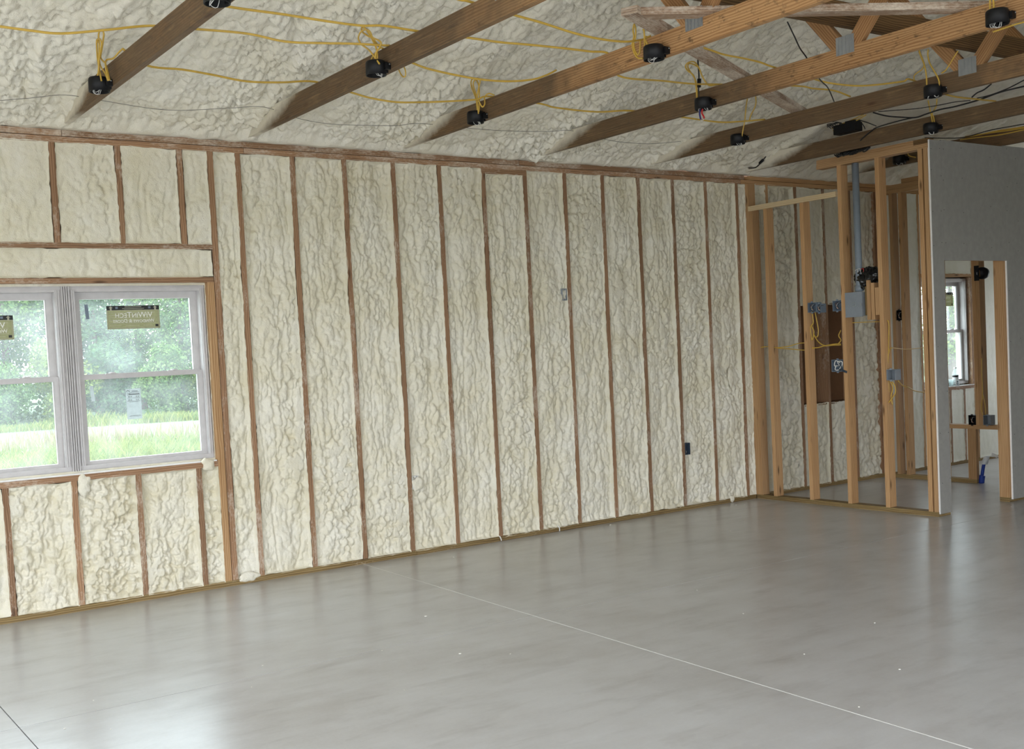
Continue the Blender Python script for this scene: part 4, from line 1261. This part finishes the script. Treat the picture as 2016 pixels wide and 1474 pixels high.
def outlet_box(x0, x1, z0, z1, y, mat, label, depth=0.06, parent_hint=None):
    t = empty('outlet_box', ((x0 + x1) / 2, y, z0))
    tag(t, label, 'outlet box', 'outlet boxes in the foam wall')
    w = 0.004
    link('shell', boxes_mesh('shell', [(x0, x0 + w, y, y + depth, z0, z1), (x1 - w, x1, y, y + depth, z0, z1), (x0 + w, x1 - w, y, y + depth, z0, z0 + w), (x0 + w, x1 - w, y, y + depth, z1 - w, z1), (x0 + w, x1 - w, y + depth - w, y + depth, z0 + w, z1 - w)]), M[mat], t)
    link('screw_tab', boxes_mesh('screw_tab', [((x0 + x1) / 2 - 0.006, (x0 + x1) / 2 + 0.006, y + 0.001, y + 0.006, z0 + w, z0 + 0.014), ((x0 + x1) / 2 - 0.006, (x0 + x1) / 2 + 0.006, y + 0.001, y + 0.006, z1 - 0.014, z1 - w)]), M[mat], t)
    return t


outlet_box(4.900, 4.956, 0.495, 0.600, -0.006, 'navy', 'dark blue outlet box low in the foam wall near the partition')
outlet_box(3.583, 3.632, 1.897, 1.994, 0.004, 'grey_box', 'small grey outlet box high in the middle of the foam wall')
outlet_box(2.056, 2.108, 0.500, 0.600, 0.000, 'white_wire', 'pale outlet box half buried in foam low in the wall')

# ================================================================== PARTITION FITTINGS
t = empty('conduit_pipe', (5.852, -1.187, 2.0))
tag(t, 'grey plastic conduit pipe rising between the partition studs', 'pipe')
link('pipe', lathe_mesh('pipe', [(0.0285, 0.0), (0.0285, 1.04), (0.0255, 1.04), (0.0255, 0.0)], 20), M['grey_pvc'], t, (5.852, -1.190, 1.90))
link('pipe_collar', lathe_mesh('pipe_collar', [(0.0290, 0.0), (0.036, 0.0), (0.036, 0.05), (0.0290, 0.052)], 20), M['grey_pvc'], t, (5.852, -1.190, 1.858))

t = empty('breaker_box', (5.83, -1.147, 1.645))
tag(t, 'large square grey steel box fixed between the partition studs', 'electrical box')
link('case', boxes_mesh('case', [(5.812, 5.885, -1.246, -1.079, 1.650, 1.850)]), M['grey_box'], t)
cv_ = link('cover', boxes_mesh('cover', [(5.803, 5.812, -1.250, -1.077, 1.643, 1.854), (5.800, 5.803, -1.250, -1.077, 1.643, 1.650)]), M['grey_box'], t)
link('latch', boxes_mesh('latch', [(5.796, 5.803, -1.246, -1.238, 1.735, 1.755)]), M['galv'], cv_)
link('screw', lathe_mesh('screw', [(0.006, 0.0), (0.006, -0.003), (0.0, -0.003)], 10, 'X'), M['galv'], cv_, (5.803, -1.170, 1.742))
link('knockout', lathe_mesh('knockout', [(0.020, 0.0), (0.020, -0.0015), (0.017, -0.0015), (0.017, 0.0)], 14, 'X'), M['galv'], cv_, (5.803, -1.165, 1.75))

# plastic-wrapped coil above the box: crumpled sack
nu, nv = 56, 40
U, Vv = np.meshgrid(np.linspace(0, 2 * np.pi, nu), np.linspace(0.001, np.pi - 0.001, nv))
rr = 1 + 0.30 * (domes(U * 2.2, Vv * 2.6, 9) - 0.5) + 0.55 * (vnoise(U * 5, Vv * 7, 1) - 0.5) + 0.3 * (vnoise(U * 11, Vv * 13, 2) - 0.5)
rr = rr * (1 - sstep(0, 0.4, U - 5.9) * 0) 
rr[:, -1] = rr[:, 0]
Xs = 0.050 * np.sin(Vv) ** 0.6 * np.cos(U) * rr
Ys = 0.135 * np.cos(Vv) * (1 + 0.05 * vnoise(U * 4, Vv * 4, 2))
Zs = 0.062 * np.sin(Vv) ** 0.6 * np.sin(U) * rr + 0.25 * (-Ys - 0.0) * 0.35 - 0.05 * np.exp(-((Ys - 0.02) / 0.05) ** 2) * (np.sin(U) < 0)
t = tag(link('wrapped_bundle', grid_mesh('wrapped_bundle', Xs, Ys, Zs), M['bag'], None, (5.872, -1.275, 1.985)), 'shiny black plastic-wrapped bundle wedged above the grey steel box', 'bundle')
for i in range(6):
    yy = -1.20 - 0.03 * i
    tube('wire_end', [(5.82, yy, 2.02), (5.805, yy - 0.012, 2.045), (5.80, yy + 0.01, 2.03 + 0.02 * random.random())], 0.0028, M['red' if i == 2 else 'white_wire' if i < 2 else 'rubber'], t, 4, 3)
tube('tail', [(5.85, -1.20, 1.97), (5.84, -1.225, 1.92), (5.845, -1.25, 1.875)], 0.016, M['bag'], t, 8)

t = empty('wood_blocks', (5.85, -1.36, 1.60))
tag(t, 'cluster of short wood blocks screwed beside the grey steel box', 'wood block')
for y0, y1, z0, z1, x0, mt in ((-1.288, -1.256, 1.655, 1.895, 5.835, 'treated'), (-1.322, -1.290, 1.612, 1.945, 5.812, 'clean'), (-1.360, -1.325, 1.612, 1.920, 5.822, 'clean'), (-1.413, -1.372, 1.650, 1.878, 5.812, 'clean')):
    board('block', x0, x0 + 0.07, y0, y1, z0, z1, M[mt], t)
for o_ in []:
    pass


def gang_box(x, y0, y1, z0, z1, mat, label, d=0.075, wires=True):
    t = empty('switch_box', (x, (y0 + y1) / 2, z0))
    tag(t, label, 'electrical box', 'small electrical boxes on the studs')
    w = 0.004
    link('shell', boxes_mesh('shell', [(x, x + d, y0, y0 + w, z0, z1), (x, x + d, y1 - w, y1, z0, z1), (x, x + d, y0 + w, y1 - w, z0, z0 + w), (x, x + d, y0 + w, y1 - w, z1 - w, z1), (x + d - w, x + d, y0 + w, y1 - w, z0 + w, z1 - w)]), M[mat], t)
    ym = (y0 + y1) / 2
    link('screw_tab', boxes_mesh('screw_tab', [(x - 0.002, x + 0.004, ym - 0.010, ym + 0.010, z1 - 0.002, z1 + 0.010), (x - 0.002, x + 0.004, ym - 0.010, ym + 0.010, z0 - 0.010, z0 + 0.002)]), M[mat], t)
    if wires:
        for i in range(3):
            tube('wire_end', [(x + 0.05, ym + 0.015 * (i - 1), z1 - 0.02), (x + 0.005, ym + 0.02 * (i - 1), (z0 + z1) / 2 + 0.02), (x - 0.004, ym + 0.01 * (1 - i), z0 + 0.025), (x + 0.03, ym, z0 + 0.02)], 0.0022, M[('rubber', 'white_wire', 'copper')[i]], t, 4, 3)
    return t


gang_box(5.815, -0.760, -0.668, 1.708, 1.795, 'blue_box', 'blue-grey box on the partition stud left of the large steel box')
gang_box(5.825, -0.800, -0.764, 1.702, 1.780, 'blue_box', 'narrow blue-grey box nested against the left blue-grey box')
gang_box(5.815, -1.032, -0.935, 1.705, 1.796, 'blue_box', 'blue-grey box touching the stud beside the large steel box')
gang_box(5.812, -1.543, -1.458, 1.102, 1.192, 'grey_box', 'grey box halfway up the last open stud, yellow cables below it', wires=False)
gang_box(7.758, -0.250, -0.192, 1.614, 1.715, 'black', 'black switch box on a stud at the back of the closet', d=0.06)
gang_box(7.744, -1.034, -0.962, 0.568, 0.660, 'black', 'black box with coiled wires on the low ledge beyond the doorway')
gang_box(7.744, -1.190, -1.114, 0.568, 0.662, 'grey_box', 'grey box on the low ledge beyond the doorway', wires=False)

t = gang_box(5.812, -1.034, -0.905, 1.180, 1.285, 'blue_box', 'square blue-grey box with curled wires on the partition stud', d=0.06, wires=False)
for i, c in enumerate(('white_wire', 'white_wire', 'navy', 'white_wire')):
    a = i * 1.5
    tube('wire_end', [(5.84, -0.96 - 0.01 * i, 1.232), (5.808, -0.975 + 0.035 * math.cos(a), 1.232 + 0.035 * math.sin(a)), (5.803, -0.985 + 0.05 * math.cos(a + 1), 1.235 + 0.05 * math.sin(a + 1)), (5.81, -0.985 + 0.03 * math.cos(a + 2), 1.23 + 0.03 * math.sin(a + 2))], 0.0045, M[c], t, 5, 4)
tube('blue_stub', [(5.80, -1.03, 1.190), (5.798, -1.055, 1.182), (5.80, -1.072, 1.175)], 0.010, M['navy'], t, 6)

for key, lab in (('cl1', 'yellow cables drooping from the left blue-grey box'), ('cl2', 'yellow cables swagged across the brown recess'),
                 ('cl3', 'two yellow cables threaded through the first partition studs'), ('cl4', 'yellow cables hanging down the last open stud to the grey box'),
                 ('cl5', 'thin yellow cable crossing behind the last open stud'), ('cl6', 'yellow cable slanting down to the right from the grey box'),
                 ('cl7', 'short yellow cable just under the large steel box'), ('b1', 'two yellow cables arched under the small-room window'),
                 ('b2', 'yellow cables running down the stud to the box on the ledge')):
    strands('yellow_wiring', key, lab, 'cable', group='yellow cables in the stud walls')

# ================================================================== SMALL ROOM BEYOND THE DOORWAY
t = empty('lamp_box', (7.73, -1.14, 1.95))
tag(t, 'black round lamp box high on the studs beyond the doorway', 'electrical box')
link('shell', lathe_mesh('shell', [(0.0, 0.03), (0.052, 0.03), (0.058, 0.0), (0.056, -0.034), (0.052, -0.036), (0.050, 0.02), (0.0, 0.022)], 20, 'X'), M['black'], t, (7.75, -1.150, 2.012))
link('bracket', boxes_mesh('bracket', [(7.742, 7.75, -1.112, -1.066, 1.945, 2.088), (7.735, 7.742, -1.098, -1.075, 2.0, 2.025)]), M['black'], t)
link('tag_label', boxes_mesh('tag_label', [(7.732, 7.734, -1.104, -1.088, 2.0, 2.026)]), M['label_paper'], t)

t = empty('blue_pipe', (7.815, -1.03, 0.0))
tag(t, 'bent blue water pipe stub standing out of the floor, capped in white plastic', 'pipe')
tube('pipe', [(7.80, -1.045, -0.01), (7.80, -1.05, 0.06), (7.80, -1.068, 0.16), (7.80, -1.078, 0.20)], 0.0165, M['pex'], t, 10)
tube('sleeve', [(7.80, -1.042, 0.0), (7.80, -1.05, 0.05), (7.80, -1.055, 0.075)], 0.028, M['pex'], t, 10)
U, Vv = np.meshgrid(np.linspace(0, 2 * np.pi, 18), np.linspace(0, 1, 18))
bend = 0.10 * np.clip(Vv - 0.55, 0, 1) ** 1.2 * 2.2
R_ = (0.024 + 0.010 * vnoise(U * 3, Vv * 9, 1)) * (1 - 0.15 * Vv)
Xs = R_ * np.cos(U)
Ys = -1.078 + R_ * np.sin(U) - 0.05 * Vv - bend
Zs = 0.185 + 0.13 * Vv - 0.14 * np.clip(Vv - 0.62, 0, 1)
link('plastic_cap', grid_mesh('plastic_cap', 7.80 + Xs, Ys, Zs), M['label_paper'], t)
tube('tape_end', [(7.80, -1.16, 0.285), (7.80, -1.19, 0.275), (7.80, -1.215, 0.262)], 0.008, M['white_wire'], t, 6, flat=2)

t = empty('water_bottle', (9.075, 0.025, 0.872))
tag(t, 'clear plastic water bottle with a white label on the small-room window sill', 'bottle')
link('bottle_body', lathe_mesh('bottle_body', [(0.0, 0.0), (0.030, 0.002), (0.032, 0.01), (0.032, 0.05), (0.030, 0.055), (0.032, 0.06), (0.032, 0.125), (0.026, 0.155), (0.014, 0.178), (0.013, 0.19)], 18), M['clear'], t, (9.075, 0.022, 0.872))
bl_ = link('bottle_label', lathe_mesh('bottle_label', [(0.0325, 0.062), (0.0325, 0.118)], 18), M['label_paper'], t, (9.075, 0.022, 0.872))
link('label_print', lathe_mesh('label_print', [(0.0328, 0.092), (0.0328, 0.114)], 18), M['ink'], bl_, (9.075, 0.022, 0.872))
link('bottle_cap', lathe_mesh('bottle_cap', [(0.015, 0.186), (0.015, 0.202), (0.0, 0.203)], 14), M['bottle_cap'], t, (9.075, 0.022, 0.872))
t = empty('plastic_cup', (8.985, 0.02, 0.872))
tag(t, 'small clear plastic cup beside the water bottle on the sill', 'cup')
link('cup', lathe_mesh('cup', [(0.0, 0.0), (0.022, 0.001), (0.028, 0.07), (0.029, 0.072), (0.027, 0.07), (0.021, 0.004)], 16), M['clear'], t, (8.985, 0.022, 0.872))
t = empty('paper_tag', (9.065, -0.004, 0.872))
tag(t, 'small white paper tag leaning below the bottle on the sill', 'tag')
link('paper', boxes_mesh('paper', [(9.035, 9.105, -0.0045, -0.0035, 0.868, 0.935)]), M['label_paper'], t)
for i, (za, zb) in enumerate(((0.905, 0.925), (0.895, 0.899), (0.888, 0.892), (0.881, 0.885))):
    link('print_line', boxes_mesh('print_line', [(9.05 if i else 9.062, 9.092 if i else 9.082, -0.0052, -0.0046, za, zb)]), M['navy'], t)

# ================================================================== STICKERS ON THE GLASS


def brand_sticker(x0, x1, z0, z1, y, label, tilt=0.0):
    """product sticker stuck outside, so its print reads mirrored from indoors"""
    cx, cz = (x0 + x1) / 2, (z0 + z1) / 2
    t = empty('window_sticker', (cx, y, z0))
    tag(t, label, 'sticker', 'large olive stickers on the window panes')
    w, h = x1 - x0, z1 - z0
    L = []
    sheet = link('sheet', boxes_mesh('sheet', [(-w / 2, w / 2, -0.0004, 0.0004, -h / 2, h / 2)]), M['olive_film'], t, (cx, y, cz))
    band = link('top_band', boxes_mesh('top_band', [(-w / 2, w / 2, -0.0008, -0.0004, h / 2 - 0.028, h / 2)]), M['ink'], t, (cx, y, cz))
    # cream frame and columns of print
    fr = [(-w / 2 + 0.004, -w / 2 + 0.008, -h / 2 + 0.004, h / 2 - 0.032), (w / 2 - 0.008, w / 2 - 0.004, -h / 2 + 0.004, h / 2 - 0.032), (-w / 2 + 0.004, w / 2 - 0.004, -h / 2 + 0.004, -h / 2 + 0.008), (-w / 2, w / 2, h / 2 - 0.032, h / 2 - 0.029)]
    for c0, c1 in ((-w / 2 + 0.014, -w / 6 - 0.005), (-w / 6 + 0.003, w / 6 - 0.003), (w / 6 + 0.005, w / 2 - 0.03)):
        for j in range(6):
            z = h / 2 - 0.046 - j * 0.017
            fr.append((c0, c1 - 0.02 * (j % 2), z, z + 0.0022))
    link('print_lines', boxes_mesh('print_lines', [(a, b_, -0.0008, -0.0004, c, d) for a, b_, c, d in fr]), M['cream_print'], sheet, (cx, y, cz))
    link('print_square', boxes_mesh('print_square', [(w / 2 - 0.032, w / 2 - 0.012, -0.001, -0.0005, -h / 2 + 0.012, -h / 2 + 0.028)]), M['ink'], sheet, (cx, y, cz))
    for sx in (-1, 1):
        ax = sx * (w / 2 - 0.028)
        arrow = [(ax - 0.006, h / 2 - 0.030), (ax + 0.006, h / 2 - 0.030), (ax + 0.006, h / 2 - 0.014), (ax + 0.013, h / 2 - 0.014), (ax, h / 2 - 0.002), (ax - 0.013, h / 2 - 0.014), (ax - 0.006, h / 2 - 0.014)]
        link('arrow_mark', mesh('arrow_mark', [(a, -0.0013, b_) for a, b_ in arrow], [tuple(range(7))]), M['cream_print'], band, (cx, y, cz))
        link('band_mark', boxes_mesh('band_mark', [(sx * 0.108 - 0.008, sx * 0.108 + 0.008, -0.0012, -0.0008, h / 2 - 0.020, h / 2 - 0.006)]), M['blue_box'], band, (cx, y, cz))
    link('band_print', boxes_mesh('band_print', [(-0.055, 0.055, -0.0012, -0.0008, h / 2 - 0.010, h / 2 - 0.006), (-0.072, 0.072, -0.0012, -0.0008, h / 2 - 0.020, h / 2 - 0.017), (-0.06, 0.06, -0.0012, -0.0008, h / 2 - 0.026, h / 2 - 0.025)]), M['cream_print'], band, (cx, y, cz))
    l1 = text_mesh('ViWinTech', 0.052, True, 0.0, True)
    link('lettering', l1, M['gypsum'], sheet, (cx + 0.002, y - 0.0016, cz + h / 2 - 0.062))
    l2 = text_mesh('Windows & Doors', 0.033, True, 0.12, True)
    link('lettering', l2, M['gypsum'], sheet, (cx + 0.002, y - 0.0016, cz - h / 2 + 0.052))
    return t


YU = WY + 0.065 + 0.0145       # face of the upper panes
YL = WY + 0.030 + 0.0145       # face of the lower panes
brand_sticker(-0.098, 0.250, 1.776, 1.928, YU, 'olive window sticker with mirrored lettering and black top band, right-hand pane')
brand_sticker(-1.022, -0.674, 1.732, 1.882, YU, 'olive window sticker cut by the left edge of the picture')
brand_sticker(8.895, 9.240, 1.752, 1.905, YU, 'olive window sticker on the small-room window beyond the doorway')

t = empty('rating_label', (0.028, YL, 1.184))
tag(t, 'white rating label with rows of figures on the lower right-hand pane', 'sticker')
link('sheet', boxes_mesh('sheet', [(-0.018, 0.080, YL - 0.0008, YL, 1.184, 1.383)]), M['white_film'], t)
ln = [(-0.012, 0.074, 1.343, 1.3445), (-0.012, 0.074, 1.322, 1.3232), (-0.012, 0.074, 1.301, 1.3025), (0.02, 0.06, 1.366, 1.369), (0.012, 0.068, 1.358, 1.360), (0.0, 0.07, 1.346, 1.350), (0.003, 0.07, 1.207, 1.2085), (-0.005, 0.072, 1.202, 1.2035), (0.008, 0.009, 1.345, 1.38), (0.002, 0.06, 1.296, 1.2972)]
link('print_lines', boxes_mesh('print_lines', [(a, b_, YL - 0.0012, YL - 0.0008, c, d) for a, b_, c, d in ln]), M['ink'], t)
arch = [(math.cos(a) * r, math.sin(a) * r) for r, rng in ((0.0085, range(0, 11)), (0.0055, range(10, -1, -1))) for a in [math.radians(-50 + 28 * i) for i in rng]]
link('arch_mark', mesh('arch_mark', [(-0.004 + a, YL - 0.0012, 1.3665 + b_) for a, b_ in arch], [tuple(range(len(arch)))]), M['ink'], t)
for (x, z, s) in ((0.007, 1.331, '0.30'), (0.055, 1.331, '0.31'), (0.007, 1.310, '0.55'), (0.055, 1.310, '0.3')):
    link('figures', text_mesh(s, 0.014, True), M['ink'], t, (x, YL - 0.0012, z))
link('arch_letters', text_mesh('NFRC', 0.008, True), M['ink'], t, (-0.004, YL - 0.0012, 1.352))
for (x, z0, z1, y, lab, tl) in ((-0.226, 1.846, 1.940, YU, 'narrow grey strip sticker on the upper right-hand pane', 0.006), (-0.236, 1.317, 1.417, YL, 'narrow white strip sticker on the lower right-hand pane', 0.008)):
    t = tag(link('strip_sticker', mesh('strip_sticker', [(x - 0.011, y - 0.001, z1), (x + 0.011, y - 0.001, z1), (x + 0.011 + tl, y - 0.001, z0), (x - 0.011 + tl, y - 0.001, z0), (x - 0.011, y, z1), (x + 0.011, y, z1), (x + 0.011 + tl, y, z0), (x - 0.011 + tl, y, z0)], [(0, 3, 2, 1), (4, 5, 6, 7), (0, 1, 5, 4), (1, 2, 6, 5), (2, 3, 7, 6), (3, 0, 4, 7)]), M['white_film'] if y == YL else M['blue_box']), lab, 'sticker')

# ================================================================== FLOOR DEBRIS
import bmesh
cm = []
for s in range(3):
    V = []
    for i in range(12):
        z = 1 - 2 * (i + 0.5) / 12
        a = i * 2.4
        r = math.sqrt(1 - z * z) * random.uniform(0.7, 1.15)
        V.append((r * math.cos(a), r * math.sin(a) * 0.8, (z + 1) * 0.35))
    bm = bmesh.new()
    for v in V:
        bm.verts.new(v)
    bmesh.ops.convex_hull(bm, input=bm.verts)
    me = bpy.data.meshes.new('foam_crumb')
    bm.to_mesh(me)
    bm.free()
    me.materials.append(M['crumb'])
    cm.append(me)
CR = [(1.064, -1.756, 11), (-0.069, -2.047, 8), (0.769, -2.566, 7), (0.511, -2.229, 5), (-0.891, -2.023, 5), (4.281, -1.094, 8), (-0.255, -2.35, 4), (3.9, -0.10, 10), (4.9, -0.12, 9), (5.35, -0.16, 9), (5.42, -0.2, 7),
      (2.35, -3.0, 5), (2.66, -3.62, 6), (1.95, -3.75, 6), (2.05, -4.2, 6), (3.05, -4.35, 6), (2.6, -2.4, 5), (0.95, -2.75, 5), (0.25, -2.9, 4), (2.2, -0.3, 6), (1.3, -0.12, 6), (5.2, -2.5, 6), (6.6, -2.05, 7), (1.5, -4.4, 5), (-1.1, -2.35, 6), (-0.95, -2.5, 5)]
for i, (x, y, s) in enumerate(CR):
    o = link('foam_crumb', cm[i % 3], None, None, (x, y, 0.0))
    o.scale = (s / 1000, s / 1000, s / 1000)
    o.rotation_euler = (0, 0, i * 1.3)
    tag(o, 'tiny white crumb of foam lying on the concrete floor', 'crumb', 'foam crumbs on the floor')
for (x, y, lab, pts) in ((2.83, 0.0, 'short white cable stub bent out of the sill plate, left of two', [(2.83, 0.01, 0.045), (2.83, -0.012, 0.03), (2.832, -0.02, 0.006)]),
                         (3.42, 0.0, 'short white cable stub bent out of the sill plate, right of two', [(3.42, 0.01, 0.05), (3.422, -0.014, 0.035), (3.418, -0.022, 0.005)])):
    tag(tube('cable_stub', pts, 0.005, M['white_wire'], None, 6, 4), lab, 'cable')

# ================================================================== OUTSIDE: TREES, SHRUBS, WEEDS


def crown_mesh(name, blobs, n, size, seed):
    r_ = np.random.default_rng(seed)
    w = np.array([b_[3] * b_[4] * b_[5] for b_ in blobs]) ** 0.66
    w /= w.sum()
    ch = r_.choice(len(blobs), n, p=w)
    B = np.array(blobs)[ch]
    d = r_.normal(size=(n, 3))
    d /= np.linalg.norm(d, axis=1)[:, None]
    rad = r_.random(n) ** 0.33 * 0.55 + 0.45
    c = B[:, :3] + d * rad[:, None] * B[:, 3:6]
    c += r_.normal(size=(n, 3)) * size * 0.4
    nrm = d + r_.normal(size=(n, 3)) * 0.7
    nrm[:, 2] += 0.4
    nrm /= np.linalg.norm(nrm, axis=1)[:, None]
    t = np.cross(nrm, r_.normal(size=(n, 3)))
    t /= np.linalg.norm(t, axis=1)[:, None]
    bt = np.cross(nrm, t)
    s = size * (0.6 + 0.8 * r_.random(n))[:, None]
    co = np.stack([c + t * s * 0.75, c + bt * s * 0.42, c - t * s * 0.75 + nrm * s * 0.2, c - bt * s * 0.42], 1).reshape(-1, 3)
    co[:, 2] = np.maximum(co[:, 2], 0.02)
    me = bpy.data.meshes.new(name)
    me.vertices.add(n * 4)
    me.vertices.foreach_set('co', co.ravel())
    me.loops.add(n * 4)
    me.loops.foreach_set('vertex_index', np.arange(n * 4))
    me.polygons.add(n)
    me.polygons.foreach_set('loop_start', np.arange(n) * 4)
    me.polygons.foreach_set('loop_total', np.full(n, 4))
    me.update(calc_edges=True)
    return me


def tree_blobs(seed, R, H, low):
    r_ = random.Random(seed)
    L = []
    for i in range(11):
        a = r_.uniform(0, 6.28)
        z = low + (H - low) * (i + 0.5) / 11
        k = math.sin(math.pi * min(0.95, max(0.2, (z - low) / (H - low) * 0.8 + 0.12)))
        d = R * 0.55 * k * r_.uniform(0.4, 1.1)
        rr = R * (0.38 + 0.25 * k) * r_.uniform(0.8, 1.15)
        L.append((d * math.cos(a), d * math.sin(a), z, rr, rr, rr * 0.75))
    return L


TREES = [crown_mesh('crown', tree_blobs(1, 3.0, 9.5, 0.8), 15000, 0.115, 1), crown_mesh('crown', tree_blobs(2, 2.7, 8.2, 0.7), 14000, 0.105, 2), crown_mesh('crown', tree_blobs(3, 2.4, 7.0, 0.5), 12000, 0.10, 3)]
SHRUB = [crown_mesh('crown', tree_blobs(7, 1.4, 2.9, 0.25), 7000, 0.085, 7), crown_mesh('crown', tree_blobs(8, 1.2, 2.3, 0.2), 6000, 0.08, 8)]
for me_ in TREES + SHRUB:
    me_.materials.append(M['leaf_a'])
trunk_me = lathe_mesh('trunk', [(0.22, -0.1), (0.16, 0.6), (0.13, 2.5), (0.07, 5.5)], 10)
ORD = ['first', 'second', 'third', 'fourth', 'fifth', 'sixth', 'seventh', 'eighth', 'ninth', 'tenth', 'eleventh', 'twelfth']


def plant(kind, me, mat, x, y, s, rz, label, cat, group, trunk=True):
    t = empty(kind, (x, y, -0.32))
    t.rotation_euler = (0, 0, rz)
    t.scale = (s, s, s)
    tag(t, label, cat, group)
    o = bpy.data.objects.new('crown', me)
    COL.objects.link(o)
    o.material_slots[0].link = 'OBJECT'
    o.material_slots[0].material = M[mat]
    o.parent = t
    if trunk:
        o = bpy.data.objects.new('trunk', trunk_me)
        if not trunk_me.materials:
            trunk_me.materials.append(M['bark'])
        COL.objects.link(o)
        o.parent = t


def along(dist, ang):
    """point at a bearing seen from the room (degrees right of straight out) and distance"""
    a = math.radians(ang)
    return CAM.x + dist * math.sin(a), CAM.y + dist * math.cos(a)


n_ = 0
for i in range(7):
    x, y = along(53 + (i % 2) * 4.5, 2.6 + 3.7 * i)
    plant('tree', TREES[i % 3], ('leaf_b', 'leaf_a', 'leaf_b')[i % 3], x, y, 1.22 + 0.12 * (i % 2), i * 1.7, 'tall leafy tree in the back row beyond the meadow, %s from the left' % ORD[i], 'tree', 'trees at the edge of the meadow')
for i in range(6):
    x, y = along(46.5 + (i % 2) * 1.0, 3.4 + 4.0 * i)
    plant('tree', TREES[(i + 1) % 3], ('leaf_a', 'leaf_c', 'leaf_a', 'leaf_b')[i % 4], x, y, 0.78 + 0.1 * (i % 3), i * 2.3 + 1, 'lighter green tree in the front row beyond the meadow, %s from the left' % ORD[i], 'tree', 'trees at the edge of the meadow')
for i in range(9):
    x, y = along(42.6 + (i % 3) * 0.5, 3.6 + 2.5 * i)
    plant('shrub', SHRUB[i % 2], ('leaf_a', 'leaf_c', 'leaf_b')[i % 3], x, y, 0.85 + 0.12 * (i % 3), i * 1.1, 'low rounded shrub in front of the trees beyond the meadow, %s from the left' % ORD[i], 'shrub', 'shrubs at the foot of the tree line', trunk=False)
for i, (d, a, s) in enumerate(((40, 53.0, 0.75), (42, 57.0, 0.8), (38, 61.5, 0.7), (52, 59.5, 1.0))):
    x, y = along(d, a)
    plant('tree', TREES[i % 3], ('leaf_c', 'leaf_c', 'leaf_a', 'leaf_c')[i], x, y, s, i * 1.9, 'leafy tree outside the small-room window, %s of a close group' % ('nearest left', 'nearest middle', 'nearest right', 'farthest')[i], 'tree', 'trees outside the small-room window')


def weeds(name, n, spots, hmin, hmax, mat, label, seed, lean=0.25, width=0.012):
    r_ = np.random.default_rng(seed)
    V = np.zeros((n, 5, 3))
    d, a = spots
    D_ = r_.uniform(d[0], d[1], n)
    A_ = np.radians(r_.uniform(a[0], a[1], n))
    x = CAM.x + D_ * np.sin(A_)
    y = CAM.y + D_ * np.cos(A_)
    keep = 0.35 + 0.9 * vnoise(x * 0.5, y * 0.5, 1)
    h = r_.uniform(hmin, hmax, n) * keep
    th = r_.uniform(0, 6.28, n)
    lx, ly = lean * h * np.cos(th), lean * h * np.sin(th)
    px_, py_ = -np.sin(th * 1.7) * width * (0.6 + r_.random(n)), np.cos(th * 1.7) * width * (0.6 + r_.random(n))
    V[:, 0] = np.stack([x - px_, y - py_, np.full(n, -0.33)], 1)
    V[:, 1] = np.stack([x + px_, y + py_, np.full(n, -0.33)], 1)
    V[:, 2] = np.stack([x + px_ + lx * 0.4, y + py_ + ly * 0.4, -0.32 + h * 0.6], 1)
    V[:, 3] = np.stack([x - px_ + lx * 0.4, y - py_ + ly * 0.4, -0.32 + h * 0.6], 1)
    V[:, 4] = np.stack([x + lx, y + ly, -0.32 + h], 1)
    F = []
    for i in range(n):
        k = i * 5
        F.append((k, k + 1, k + 2, k + 3))
        F.append((k + 3, k + 2, k + 4))
    return tag(link(name, mesh(name, V.reshape(-1, 3), F), M[mat]), label, 'weeds', kind='stuff')


weeds('tall_weeds', 11000, ((21, 27), (5, 26)), 0.1, 0.48, 'weed', 'yellow-green weeds growing tall in front of the meadow outside', 21, 0.6, width=0.009)
weeds('dry_grass', 1500, ((27.2, 30), (5, 26)), 0.2, 0.6, 'weed_dry', 'pale dry grass stalks standing among the weeds outside', 22, 0.2, 0.014)
weeds('field_edge_grass', 7000, ((38.8, 40.8), (3, 26)), 0.15, 0.5, 'weed', 'yellowish grass along the foot of the shrubs', 23, 0.5, width=0.014)
